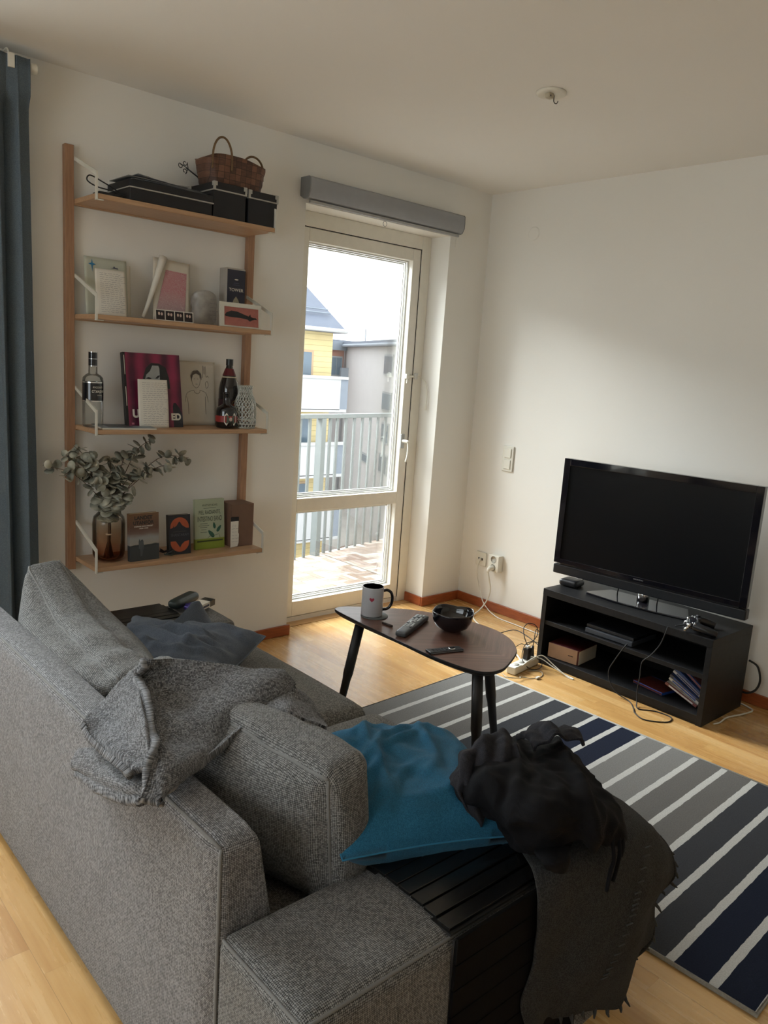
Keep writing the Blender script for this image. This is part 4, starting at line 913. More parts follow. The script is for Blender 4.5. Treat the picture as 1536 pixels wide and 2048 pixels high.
grn = NT('pale_green_cover'); sp = grn.n('ShaderNodeSeparateXYZ'); grn.l(grn.obj(), sp.inputs[0]); grn.l(grn.ramp(sp.outputs[2], (.049, srgb('7f8f2e')), (.051, srgb('a5ad93'))), grn.p.inputs['Base Color']); grn.p.inputs['Roughness'].default_value = .45
b3 = book('pale green paperback titled PIEL RADIANTE with leaves, bottom shelf', -1.912, -.150, .150, .232, .016, -.02, .08, grn.m)
gk_ = plain('title_green', srgb('4a5348'), .5)
text('WHITNEY BOWE', .078, 0, .204, -.001, gk_, b3, height=.010, name='author'); text('PIEL RADIANTE,', .112, 0, .170, -.001, gk_, b3, height=.021, name='title', bold=.005); text('INTESTINO SANO', .124, 0, .141, -.001, gk_, b3, height=.023, name='title', bold=.005)
ob('rule', MB().box(-.032, .032, -.0012, -.0007, .190, .1915), gk_, b3)
ob('subtitle_lines', MB().box(-.050, -.012, -.0012, -.0007, .118, .120).box(-.058, -.004, -.0012, -.0007, .109, .111).box(-.050, -.014, -.0012, -.0007, .101, .103).box(-.044, -.018, -.0012, -.0007, .090, .092).box(-.048, -.014, -.0012, -.0007, .078, .080), gk_, b3)
gl_ = plain('leaf_green', srgb('2c5a49'), .5)
for cx_, cz_, r_, a in ((.006, .070, .022, 2.3), (.022, .108, .015, 1.75), (.046, .092, .018, .95)):
    pts = []
    for i in range(16):
        t = 2*PI*i/16; lx, lz = r_*math.cos(t), r_*.42*math.sin(t)*(1-.3*math.cos(t)); pts.append((cx_+lx*math.cos(a)-lz*math.sin(a), cz_+lx*math.sin(a)+lz*math.cos(a)))
    ob('leaf', poly(pts, -.0014), gl_, b3)
ob('twig', MB().tube([(-.012, -.001, .050), (-.004, -.001, .058), (.018, -.001, .060), (.046, -.001, .066), (.052, -.001, .050)], .0008, 4), gk_, b3)
ob('band_print', MB().box(-.066, .066, -.0012, -.0007, .034, .041), plain('band_dark_green', srgb('39421c'), .5), b3)
br_ = thing('wooden_box', 'brown upright box at the right end of the bottom shelf', 'box', (-1.752, -.125, z))
ob('box', MB().box(-.062, .056, -.045, .060, 0, .205), plain('brown_cardboard', srgb('6f5444'), .6, var=.06), br_, bevel=.002)
ob('side_panel', MB().box(.0562, .0575, -.044, .059, .001, .204), wood('reddish_wood', srgb('6a3d2a'), srgb('84503a'), (20, 20, 2)), br_)
nc = leaned('note_card', 'small torn white note with a dark top strip leaning on the brown box', 'note', -1.790, -.176, z, 0, .03)
ob('card', poly([(-.030, 0), (.008, .004), (.014, .02), (.015, .062), (.011, .070), (.013, .14), (-.030, .145)], -.0), M['paper2'], nc); ob('strip', MB().box(-.030, .013, -.0012, -.0004, .125, .145), bxm, nc); scribble(.03, -.024, .02, .11, 6, 4, nc, 'print', -.0008)
fw_ = thing('dried_flower', 'small dark dried flower lying between the two dark paperbacks, bottom shelf', 'flower', (-2.165, -.185, z+.002))
m = MB()
for k in range(9):
    a = rnd.uniform(0, 2*PI); e_ = rnd.uniform(-.1, .9); d = Vector((math.cos(a)*math.cos(e_), math.sin(a)*math.cos(e_), math.sin(e_)+.15)); s_ = d.cross(Vector((0, 0, 1))).normalized()*.009
    c0 = Vector((0, 0, .012)); L = rnd.uniform(.025, .042); m.add([c0, c0+d*L*.5+s_, c0+d*L, c0+d*L*.5-s_, c0+d*L*.5+Vector((0, 0, -.004))], [(0, 1, 4), (1, 2, 4), (2, 3, 4), (3, 0, 4)])
ob('petals', m, plain('dark_petal', srgb('2c2226'), .6, var=.3), fw_, smooth=True)
m = MB()
for k in range(3): m.tube([(.01*k, -.01, .01), (.02+.012*k, -.015, .006+.01*k), (.035+.006*k, -.02, .004)], .003, 6)
ob('stalk', m, plain('dark_green_stalk', srgb('2a2f2a'), .6), fw_, smooth=True)

# ------------------------------------------------------------------ sofa
SO = (-2.65, -1.57, 0)
so = thing('sofa', 'dark grey woven two-seat sofa with low back and block arms', 'sofa', SO)
def sub(mb, o=SO): mb.v = [(p[0]-o[0], p[1]-o[1], p[2]-o[2]) for p in mb.v]; return mb
def softob(name, c, h, r, bul, m, parent, org, n=22, warp=None, pipes=None, pm=None):
    def wfun(pos, p):
        pos = pos+Vector(c)
        return (warp(pos, p) if warp else pos)-Vector(org)
    mb, f = soft(h, r, bul, n, wfun); o = ob(name, mb, m, parent, smooth=True, uv=True)
    if pipes:
        k = MB()
        for a, sa, b, sb in pipes: k.tube(edgepath(f, a, sa, b, sb), .0034, 6)
        ob('piping', k, pm or M['pipe'], o, smooth=True)
    return o
def backwarp(pos, p):
    z = pos.z; t = (z-.36)/.30                      # front face slopes back toward the top
    if p[0] > -.5: pos.x -= max(0, t)*.060*(p[0]+.5)/1.5
    return pos
softob('backrest', (-3.028, -1.457, .345), (.072, .832, .315), .022, (.012, 0, 0, .004, 0, .006), M['sofa'], so, SO, 30, backwarp, [(0, -1, 1, -1), (0, -1, 2, 1)])
def armwarp(pos, p): return pos
softob('arm', (-2.662, -2.410, .262), (.438, .124, .236), .024, (.002, .022, .012, .0, 0, .012), M['cush'], so, SO, 34, None, [(1, -1, 2, 1), (0, -1, 2, 1), (1, -1, 0, -1)])
softob('arm', (-2.662, -.768, .262), (.438, .142, .240), .030, (.002, .022, .0, .004, 0, .012), M['cush'], so, SO, 34, None, [(1, -1, 2, 1), (0, 1, 1, -1)])
ob('base', sub(MB().box(-2.95, -2.24, -2.28, -.91, .06, .26)), M['cush'], so, uv=True)
softob('seat_cushion', (-2.58, -1.266, .315), (.415, .352, .105), .05, (0, .03, .0, .0, 0, .018), M['seat'], so, SO, 26, None, [(0, 1, 1, -1)])
softob('seat_cushion', (-2.58, -1.952, .312), (.425, .330, .105), .05, (0, .02, .0, .0, 0, .018), M['seat'], so, SO, 26)
for x in (-3.02, -2.30):
    for y in (-2.45, -.72): ob('leg', sub(MB().box(x-.025, x+.025, y-.025, y+.025, 0, .03)), M['black'], so)

def cushion(name, label, c, h, yaw, roll, thick, wrinkle, seed, pitch=0, group=None, ear=0):
    o = thing(name, label, 'cushion', c, (0, 0, 0), group); o.rotation_euler = Euler((roll, pitch, yaw), 'XYZ')
    def wf_(pos, p):
        # dips and creases of the boxing strip and panels
        s = noise.noise(Vector((pos.x*5+seed, pos.y*5, pos.z*5)))*.010
        pos.z += ear*max(0, (p[1]-.1)/.9)**2.0*(p[2]+1)/2
        if p[2] > .9: pos.z += wrinkle*(.007*math.sin(pos.y*46+pos.x*12+4*noise.noise(Vector((pos.y*3, seed, 0)))))*(1-p[1]**4)*max(0, min(1, .55-p[1]*.8))
        pos += Vector((s, s*.5, s*.8)); return pos
    mb, f = soft(h, .030, (thick, thick*.8, .022, .022, .01, .014), 34, wf_); b = ob('cover', mb, M['cush'], o, smooth=True, uv=True)
    k = MB()
    for e in [(0, -1, 2, 1), (0, 1, 2, 1), (0, -1, 1, -1), (0, 1, 1, -1), (0, -1, 1, 1), (0, 1, 1, 1)]: k.tube(edgepath(f, *e, n=60), .0036, 6)
    ob('piping', k, M['pipe'], o, smooth=True); return o
cushion('back_cushion', 'plump grey back cushion at the far end of the sofa, nothing on it', (-2.900, -1.240, .570), (.056, .370, .132), math.radians(-3), math.radians(1.5), .125, 1, 1.0, math.radians(-6), ear=.095)
cushion('back_cushion', 'plump grey back cushion nearest the camera, half under the wool throw', (-2.862, -1.955, .582), (.058, .345, .150), math.radians(7), math.radians(0), .085, .25, 6.0, math.radians(-5), ear=.0)

# slatted trays over both arms
def slat_tray(label, x0, x1, yi, yo, zt, drop, sgn):
    t = thing('arm_tray', label, 'tray', ((x0+x1)/2, yo, zt)); n = 8; O = ((x0+x1)/2, yo, zt); wy = (yi-yo)/n
    for k in range(n):
        a = yo+wy*k; b = a+wy; ym = (a+b)/2; e = (k+.5)/n; zz = zt+.010*(1-(2*e-1)**2)
        m = MB(); m.box(x0, x1, a+.0012, b-.0012, zz-.007, zz); ob('slat', m, M['tray'], t, bevel=.0016, origin=None if False else O).parent = t
    return t, O
def tray_fix(t, O):
    for c in t.children: c.location = (0, 0, 0)
t, O = slat_tray('black slatted tray draped over the near sofa arm beside the blue pillow', -2.785, -2.37, -2.262, -2.532, .513, 0, -1)
for k in range(9):
    z1 = .506-k*.052; m = MB(); m.box(-2.785, -2.37, -2.5525, -2.5455, z1-.0505, z1); ob('slat', m, M['flap'], t, bevel=.0016, origin=O)
m = MB(); m.box(-2.7855, -2.3695, -2.5455, -2.5405, .037, .500); m.box(-2.7855, -2.3695, -2.535, -2.262, .5015, .506); ob('backing_cloth', m, M['rubber'], t, origin=O); tray_fix(t, O)
t2, O2 = slat_tray('black slatted tray on the far sofa arm by the wall', -2.66, -2.405, -.645, -.900, .517, 0, 1)
m = MB(); m.box(-2.6605, -2.4045, -.900, -.645, .505, .510); ob('backing_cloth', m, M['rubber'], t2, origin=O2)
for k in range(4):
    z1 = .508-k*.052; m = MB(); m.box(-2.66, -2.405, -.9185, -.9115, z1-.0505, z1); ob('slat', m, M['tray'], t2, bevel=.0016, origin=O2)
tray_fix(t2, O2)
# small things on the far arm
gc = thing('glasses_case', 'dark teal rounded case on the far sofa arm behind the white packet', 'case', (-2.335, -.705, .520), (0, 0, .55))
m, _f = soft((.078, .026, .017), .016, (.002,)*6, 14); m.v = [(p[0], p[1], p[2]+.0175) for p in m.v]; ob('body', m, plain('dark_teal', srgb('24302f'), .4), gc, smooth=True)
wp = thing('packet', 'small white and black packet beside the teal case on the far sofa arm', 'packet', (-2.285, -.765, .520), (0, 0, .5))
ob('box', MB().box(-.045, .045, -.022, .022, 0, .022), M['paper2'], wp, bevel=.001); ob('black_end', MB().box(.012, .0455, -.0226, .0224, -.0001, .0224), M['black'], wp)
text('SNUS', .030, -.02, .010, -.0225, M['ink'], wp, height=.007) if False else ob('print', MB().box(-.035, .005, -.0228, -.0221, .006, .014), M['ink'], wp)
pu = thing('wrapper', 'crumpled purple foil wrapper in front of the white packet', 'wrapper', (-2.335, -.775, .519))
m, _f = soft((.026, .018, .010), .008, (.004,)*6, 12, lambda pos, p: pos*(1+.35*noise.noise(pos*60))+Vector((0, 0, .012))); ob('foil', m, plain('purple_foil', srgb('4a3a86'), .3, .3, var=.3, scale=90), pu, smooth=True)

# ------------------------------------------------------------------ pillows
def pillow(name, label, c, yaw, tilt, roll, hx, hy, T, m, seed, fold=(), bend=None, wr=.01, n=44):
    o = thing(name, label, 'pillow', c); o.rotation_euler = Euler((tilt, roll, yaw), 'XYZ')
    V = []; F = []
    def P(u, v, s):
        x = u*hx*(1-.07*(1-v*v)*u*u); y = v*hy*(1-.07*(1-u*u)*v*v)
        t = T*(max(0, 1-u**4)**.62)*(max(0, 1-v**4)**.62)
        z = s*t; d = 0
        for (cx, cy, ang, L, A, W) in fold:
            du, dv = u-cx, v-cy; a = du*math.cos(ang)+dv*math.sin(ang); b = -du*math.sin(ang)+dv*math.cos(ang)
            b += .12*math.sin(a*4+cx*9); d += A*math.exp(-(b/W)**2)*math.exp(-(a/L)**2)
        q = Vector((u*2.2+seed, v*2.2, s)); e = min(1, 6*(1-abs(u)))*min(1, 6*(1-abs(v)))
        z += s*(d+wr*(noise.noise(q)+.5*noise.noise(q*2.3)+.6*(.4-abs(noise.noise(q*1.7+Vector((4, 1, 0)))))))*(.15+.85*e)
        p = Vector((x, y, z)); return bend(p, u, v) if bend else p
    for s in (1, -1):
        for i in range(n+1):
            for j in range(n+1): V.append(P(2*j/n-1, 2*i/n-1, s))
    N = (n+1)**2
    for s in (0, 1):
        for i in range(n):
            for j in range(n): a = s*N+i*(n+1)+j; F.append((a, a+1, a+n+2, a+n+1) if s == 0 else (a, a+n+1, a+n+2, a+1))
    ring = [i for i in range(n)]+[n+i*(n+1) for i in range(n)]+[N-1-i for i in range(n)]+[(n-i)*(n+1) for i in range(n)]
    for a, b in zip(ring, ring[1:]+ring[:1]): F.append((a, a+N, b+N, b))
    ob('cover', MB().add(V, F), m, o, smooth=True, uv=True)
    ed = [Vector(V[k]).lerp(Vector(V[k+N]), .5) for k in ring]; ob('seam', MB().tube(ed, .0022, 5, closed=True), m, o, smooth=True); return o
pillow('pillow', 'large petrol blue linen pillow on the near seat against the near arm', (-2.590, -2.205, .560), math.radians(-20), math.radians(2), math.radians(3), .215, .210, .075, M['blue'], 2.0,
       [(-.4, .35, .9, .7, .016, .045), (-.25, .10, 1.0, .8, .018, .045), (-.55, -.1, .8, .5, .014, .05), (.05, .45, .9, .7, .012, .045), (-.1, .70, .6, .5, .010, .04), (.25, .15, 1.1, .6, .009, .05), (.2, -.45, .5, .7, .006, .06), (-.3, -.45, .6, .6, .008, .05), (.5, .5, 1.0, .4, .008, .05)], wr=.012)
def pb(p, u, v): p.z += .035*(max(0, v-.2))**1.5+.018*math.sin(u*2.4); return p
pillow('pillow', 'crumpled slate grey cotton pillow lying on the far seat against the far arm', (-2.560, -1.040, .480), math.radians(-57), math.radians(6), math.radians(2), .265, .175, .055, M['slate'], 8.0,
       [(-.3, .2, -.1, .8, .022, .07), (.0, -.05, -.2, .9, .026, .07), (.1, -.35, -.05, .8, .020, .07), (.2, .3, -.35, .5, .02, .06), (.5, -.2, .9, .4, .018, .07), (-.5, -.3, .2, .5, .016, .06)], bend=pb, wr=.020)
CF = [[(-2.425, -.935, .598), (-2.415, -.933, .603), (-2.405, -.93, .603), (-2.398, -.927, .598)], [(-2.485, -.955, .568), (-2.44, -.958, .572), (-2.40, -.955, .565), (-2.372, -.93, .552)], [(-2.545, -.965, .538), (-2.47, -.985, .535), (-2.39, -.985, .522), (-2.350, -.935, .503)], [(-2.60, -.97, .50), (-2.49, -1.01, .49), (-2.39, -1.01, .478), (-2.325, -.945, .452)]]
pil_ = [o for o in bpy.data.objects if o.name == 'pillow.001'][0]
bpy.context.view_layer.update()
cf = patch('corner', CF, M['slate'], None, 8, .016, None, .006, 16, 21); cf.parent = pil_; cf.matrix_parent_inverse = pil_.matrix_world.inverted()

# ------------------------------------------------------------------ wool throw over the near back cushion
THROW_TOP = [[(-2.99,-1.754,0.785),(-2.97,-1.754,0.785),(-2.91,-1.743,0.764),(-2.83,-1.796,0.75),(-2.76,-1.836,0.734),(-2.69,-1.874,0.734)],[(-3.0,-1.738,0.749),(-2.98,-1.751,0.735),(-2.92,-1.777,0.725),(-2.84,-1.837,0.726),(-2.77,-1.884,0.729),(-2.69,-1.885,0.716)],[(-3.03,-1.835,0.733),(-3.01,-1.845,0.715),(-2.95,-1.882,0.703),(-2.85,-1.899,0.707),(-2.77,-1.916,0.714),(-2.69,-1.897,0.696)],[(-3.07,-1.958,0.716),(-3.05,-1.966,0.698),(-2.98,-1.962,0.676),(-2.88,-1.941,0.685),(-2.79,-1.938,0.695),(-2.7,-1.922,0.691)],[(-3.105,-2.048,0.694),(-3.09,-2.062,0.695),(-3.03,-2.046,0.679),(-2.94,-2.004,0.671),(-2.83,-1.971,0.684),(-2.71,-1.946,0.696)],[(-3.135,-2.09,0.658),(-3.125,-2.121,0.677),(-3.075,-2.093,0.674),(-3.0,-2.05,0.672),(-2.89,-2.007,0.692),(-2.72,-1.964,0.691)]]
THROW_LEFT = [[(-2.99,-1.734,0.751),(-3.04,-1.717,0.709),(-3.08,-1.705,0.667),(-3.12,-1.744,0.658)],[(-3.03,-1.851,0.74),(-3.06,-1.804,0.695),(-3.09,-1.785,0.661),(-3.125,-1.8,0.652)],[(-3.07,-1.967,0.73),(-3.09,-1.932,0.7),(-3.11,-1.908,0.674),(-3.13,-1.9,0.664)],[(-3.1,-2.048,0.702),(-3.11,-2.032,0.692),(-3.12,-2.015,0.678),(-3.135,-2.018,0.679)]]
THROW_FLAP = [[(-3.115,-1.738,0.602),(-3.115,-1.833,0.643),(-3.11,-1.943,0.658),(-3.1,-2.028,0.662)],[(-3.13,-1.729,0.57),(-3.14,-1.869,0.617),(-3.14,-1.99,0.652),(-3.12,-2.066,0.668)],[(-3.125,-1.764,0.564),(-3.135,-1.882,0.597),(-3.135,-1.99,0.624),(-3.125,-2.065,0.647)],[(-3.115,-1.752,0.543),(-3.12,-1.858,0.567),(-3.125,-1.979,0.605),(-3.12,-2.044,0.628)]]
TAIL = [[(-2.72,-1.872,0.708),(-2.69,-1.921,0.707),(-2.67,-1.958,0.681),(-2.66,-1.982,0.649)],[(-2.78,-1.952,0.716),(-2.75,-1.985,0.721),(-2.72,-2.017,0.696),(-2.69,-2.03,0.664)],[(-2.84,-2.023,0.724),(-2.81,-2.053,0.728),(-2.78,-2.083,0.715),(-2.75,-2.118,0.702)]]
th = thing('throw_blanket', 'grey woven wool throw bunched over the near back cushion and the backrest', 'blanket', (-2.95, -1.9, .66))
def child(o, par):
    o.parent = par; o.matrix_parent_inverse = Matrix.Translation(-Vector(par.location)); return o
def tw_(v, u):
    d = 1.5*math.exp(-(u/.045)**2)-.9*math.exp(-((u-.13)/.06)**2)*(1-.4*v)          # rolled edge and the groove beside it
    d += 1.5*math.sin(PI*min(1, v))**.8*max(0, min(1, (u-.25)/.3))
    d += .8*math.sin(10*v+3*u+.5)*math.exp(-((u-.45)/.3)**2)+.5*math.sin(19*v-4*u)*(1-u)
    return d
child(patch('upper_layer', toward(THROW_TOP, .968), M['throw'], None, 14, .014, tw_, .010, 10, 1, ridge=.4), th)
child(patch('left_layer', toward(THROW_LEFT, .976), M['throw'], None, 14, .013, lambda v, u: 1.2*math.exp(-((u-1)/.05)**2)+.5*math.sin(9*u+2*v), .008, 12, 4, ridge=.4), th)
child(patch('rear_flap', toward(THROW_FLAP, .985), M['throw'], None, 12, .013, lambda v, u: 1.4*math.exp(-((v-.62)/.07)**2)-1.2*math.exp(-((v-.78)/.06)**2), .009, 11, 3, ridge=.4), th)
child(patch('front_tail', toward(TAIL, .985), M['throw'], None, 10, .013, None, .008, 14, 5), th)

# ------------------------------------------------------------------ charcoal blanket over the near arm front, clothes on it
BLANKET = [[(-2.464,-2.386,0.53),(-2.379,-2.385,0.535),(-2.259,-2.378,0.54),(-2.2,-2.419,0.54),(-2.172,-2.451,0.52),(-2.083,-2.43,0.46)],[(-2.513,-2.459,0.53),(-2.428,-2.475,0.54),(-2.326,-2.491,0.545),(-2.23,-2.505,0.53),(-2.16,-2.507,0.5),(-2.069,-2.492,0.44)],[(-2.568,-2.54,0.538),(-2.494,-2.565,0.542),(-2.386,-2.575,0.532),(-2.278,-2.58,0.515),(-2.148,-2.56,0.46),(-2.04,-2.547,0.393)],[(-2.568,-2.555,0.456),(-2.498,-2.575,0.447),(-2.397,-2.59,0.433),(-2.298,-2.6,0.418),(-2.17,-2.59,0.38),(-2.02,-2.569,0.317)],[(-2.565,-2.555,0.346),(-2.495,-2.57,0.331),(-2.402,-2.585,0.317),(-2.325,-2.6,0.324),(-2.217,-2.59,0.314),(-2.03,-2.535,0.234)],[(-2.58,-2.55,0.267),(-2.514,-2.57,0.256),(-2.433,-2.58,0.242),(-2.348,-2.59,0.239),(-2.224,-2.58,0.224),(-2.05,-2.55,0.143)],[(-2.541,-2.545,0.175),(-2.486,-2.555,0.163),(-2.423,-2.56,0.153),(-2.315,-2.56,0.116),(-2.194,-2.55,0.068),(-2.08,-2.519,0.076)]]
SHIRT_A = [[(-2.532,-2.296,0.62),(-2.454,-2.279,0.63),(-2.322,-2.244,0.6),(-2.275,-2.281,0.6),(-2.242,-2.327,0.62),(-2.24,-2.375,0.62),(-2.251,-2.419,0.6)],[(-2.579,-2.333,0.63),(-2.576,-2.396,0.68),(-2.51,-2.405,0.68),(-2.434,-2.413,0.66),(-2.371,-2.43,0.66),(-2.345,-2.465,0.65),(-2.318,-2.506,0.62)],[(-2.587,-2.367,0.61),(-2.6,-2.438,0.67),(-2.559,-2.465,0.68),(-2.518,-2.494,0.68),(-2.444,-2.501,0.67),(-2.402,-2.534,0.65),(-2.345,-2.561,0.61)],[(-2.556,-2.37,0.58),(-2.578,-2.438,0.62),(-2.597,-2.504,0.66),(-2.579,-2.546,0.68),(-2.506,-2.557,0.67),(-2.446,-2.582,0.64),(-2.343,-2.591,0.58)],[(-2.518,-2.366,0.56),(-2.549,-2.444,0.58),(-2.584,-2.517,0.62),(-2.576,-2.56,0.64),(-2.523,-2.578,0.64),(-2.46,-2.596,0.61),(-2.348,-2.595,0.55)],[(-2.5,-2.399,0.55),(-2.55,-2.479,0.555),(-2.558,-2.52,0.57),(-2.539,-2.552,0.58),(-2.501,-2.568,0.6),(-2.45,-2.586,0.585),(-2.379,-2.597,0.55)]]
SHIRT_B = [[(-2.553,-2.499,0.61),(-2.538,-2.528,0.63),(-2.51,-2.548,0.63),(-2.486,-2.566,0.62)],[(-2.551,-2.515,0.575),(-2.54,-2.541,0.585),(-2.516,-2.558,0.585),(-2.493,-2.566,0.58)],[(-2.594,-2.575,0.589),(-2.585,-2.59,0.594),(-2.561,-2.595,0.592),(-2.536,-2.59,0.589)],[(-2.555,-2.58,0.562),(-2.56,-2.59,0.567),(-2.558,-2.595,0.568),(-2.541,-2.59,0.565)]]
bl = thing('throw_blanket', 'charcoal fringed blanket hanging over the front corner of the near arm to the floor', 'blanket', (-2.3, -2.5, .5))
child(patch('cloth', BLANKET, M['blanket'], None, 10, .006, lambda v, u: .9*math.sin(u*9+v*1.5)*v+.6*math.sin(u*17+1)*v, .010, 8, 2, ridge=.2), bl); BL_ = LAST
side = [r[-1] for r in BLANKET][1:]
inner = [[(-2.04+.0, -2.28, z) for z in (0,)] for _ in side]
front = [[tuple(r[-1]), (r[-1][0]+.012, r[-1][1]+.09, r[-1][2]+.005), (r[-1][0]+.02, r[-1][1]+.2, r[-1][2]+.0), (r[-1][0]+.01, r[-1][1]+.30, r[-1][2]+.01)] for r in BLANKET]
child(patch('front_fold', front, M['blanket'], None, 6, .006, None, .008, 8, 6), bl)
_v, _R, _C = BL_
hem = [Vector(_v[i*_C+_C-1]) for i in range(int(_R*.22), _R, 2)]+[Vector(_v[(_R-1)*_C+j]) for j in range(_C-1, int(_C*.30), -2)]
rnd = random.Random(5)
for i, p in enumerate(hem):
    if i % 2: continue
    right = i < len(hem)*.6
    d = Vector((rnd.uniform(.5, 1.0) if right else rnd.uniform(-.2, .4), rnd.uniform(-.5, -.1), -.9)).normalized(); L = rnd.uniform(.018, .036)
    o = ob('fringe', MB().tube([p-d*.006, p+d*L*.5+Vector((rnd.uniform(-.004, .004), 0, 0)), p+d*L], lambda t: .0062*(1-t*.7), 6), M['blanket'], None, smooth=True); child(o, bl)
row = crom([Vector((-2.255, -2.600, .498)), Vector((-2.293, -2.610, .412)), Vector((-2.307, -2.612, .366)), Vector((-2.341, -2.608, .288)), Vector((-2.37, -2.60, .24))], 4)
for i, p in enumerate(row):
    o = ob('fringe', MB().tube([p, p+Vector((.012, -.004, .002)), p+Vector((.024, .0, -.006))], .0019, 5, smooth=2), M['blanket'], None, smooth=True); child(o, bl)
sh = thing('shirt', 'crumpled black cotton garment heaped on the blue pillow and the blanket', 'shirt', (-2.45, -2.45, .6))
child(patch('body', SHIRT_A, M['shirt'], None, 14, .005, lambda v, u: 1.0*math.exp(-((u-.45+.2*v)/.05)**2)*(1-v)+.9*math.exp(-((u-.72-.1*v)/.04)**2), .017, 14, 7, ridge=.8), sh)
child(patch('hanging_sleeve', SHIRT_B, M['shirt'], None, 8, .010, None, .008, 16, 9), sh)
SL = [[(-2.585, -2.335, .628), (-2.52, -2.300, .655), (-2.45, -2.290, .668), (-2.39, -2.300, .66)], [(-2.60, -2.365, .632), (-2.555, -2.352, .69), (-2.48, -2.345, .700), (-2.42, -2.35, .69)], [(-2.597, -2.392, .60), (-2.575, -2.385, .655), (-2.52, -2.392, .69), (-2.46, -2.395, .695)], [(-2.570, -2.405, .568), (-2.565, -2.42, .61), (-2.54, -2.432, .65), (-2.49, -2.44, .675)]]
child(patch('sleeve', SL, M['shirt2'], None, 14, .005, lambda v, u: 1.0*math.exp(-((v-.4+.2*u)/.06)**2)+.6*math.sin(u*22+v*6), .009, 20, 12, ridge=.8), sh)
CU = [[(-2.36, -2.322, .655), (-2.33, -2.32, .668), (-2.28, -2.34, .668), (-2.23, -2.37, .655)], [(-2.37, -2.36, .675), (-2.34, -2.36, .695), (-2.30, -2.38, .695), (-2.25, -2.40, .675)], [(-2.40, -2.40, .672), (-2.37, -2.41, .698), (-2.33, -2.42, .695), (-2.28, -2.44, .67)]]
child(patch('cuff', CU, M['shirt2'], None, 14, .006, lambda v, u: .7*math.sin(u*16), .010, 24, 15, ridge=.8), sh)
for pts in ([(-2.40, -2.600, .575), (-2.405, -2.612, .54), (-2.412, -2.612, .515), (-2.418, -2.613, .475)], [(-2.375, -2.600, .57), (-2.385, -2.612, .545), (-2.39, -2.612, .51), (-2.402, -2.614, .490)], [(-2.36, -2.600, .57), (-2.372, -2.610, .552), (-2.380, -2.612, .535)]):
    o = ob('drawstring', MB().tube(pts, .0042, 7, smooth=6), M['shirt'], None, smooth=True); child(o, sh)

# ------------------------------------------------------------------ rug
def rugmat():
    m = NT('striped_rug'); sp = m.n('ShaderNodeSeparateXYZ'); m.l(m.obj(), sp.inputs[0]); y = m.math('MULTIPLY', sp.outputs[1], -1.0)
    wob = m.math('MULTIPLY', m.math('SUBTRACT', m.noise(m.obj(), 30, 3), .5), .006)
    y = m.math('ADD', y, wob); P_ = .1137; ph = m.math('DIVIDE', m.math('SUBTRACT', y, .103-.05685), P_); k = m.math('FLOOR', ph); fr_ = m.math('FRACT', ph)
    light = m.math('LESS_THAN', m.math('ABSOLUTE', m.math('SUBTRACT', fr_, .5)), .105)
    seqs = [0, 0, 0, 0, 1, 2, 2, 3, 3]
    r = m.t.nodes.new('ShaderNodeValToRGB'); r.color_ramp.interpolation = 'CONSTANT'
    cols = {0: srgb('7f7d79'), 1: srgb('6c6965'), 2: srgb('3f4043'), 3: srgb('212635')}
    order = [0,0,1,1,2,2,3,3,0,0,1,1,2,2,3,3]
    e = r.color_ramp.elements; N_ = len(order); prev = None; cnt = 0
    band = m.math('FLOOR', m.math('ADD', ph, .5)); m.l(m.math('DIVIDE', m.math('ADD', band, .5), float(N_)), r.inputs[0])
    last = None
    for i, c in enumerate(order):
        if c != last:
            if cnt < 2: e[cnt].position = i/N_; e[cnt].color = c4(cols[c])
            else: q = e.new(i/N_); q.color = c4(cols[c])
            cnt += 1; last = c
    n = m.noise(m.obj(), 220, 3, .7); n2 = m.noise(m.obj(), 700, 2, .7)
    col = m.mix(light, r.outputs[0], c4(srgb('c6c4be')))
    col = m.mix(.75, col, m.ramp(m.math('ADD', m.math('MULTIPLY', n, .6), m.math('MULTIPLY', n2, .4)), (.3, (.45, .45, .45)), (.7, (1.0, 1.0, 1.0))), 'MULTIPLY')
    m.l(col, m.p.inputs['Base Color']); m.p.inputs['Roughness'].default_value = 1; m.p.inputs['Specular IOR Level'].default_value = .1
    m.bump(m.math('ADD', m.math('MULTIPLY', n, 1.0), m.math('MULTIPLY', light, .3)), .6, .004); return m.m
rg = thing('rug', 'striped grey, charcoal and navy rug with pale lines between sofa and TV bench', 'rug', (-.820, -.913, .001), (0, 0, math.radians(2.2)))
m = MB()
ob('pile', MB().box(-1.155, -.004, -1.80, -.004, 0, .009), rugmat(), rg, bevel=.003)
ob('edging', MB().tube([(-1.157, -1.803, .006), (0, -1.803, .006), (0, 0, .006), (-1.157, 0, .006)], .0062, 8, closed=True), plain('rug_edging', srgb('98968f'), .95, var=.15, scale=200), rg, smooth=True)

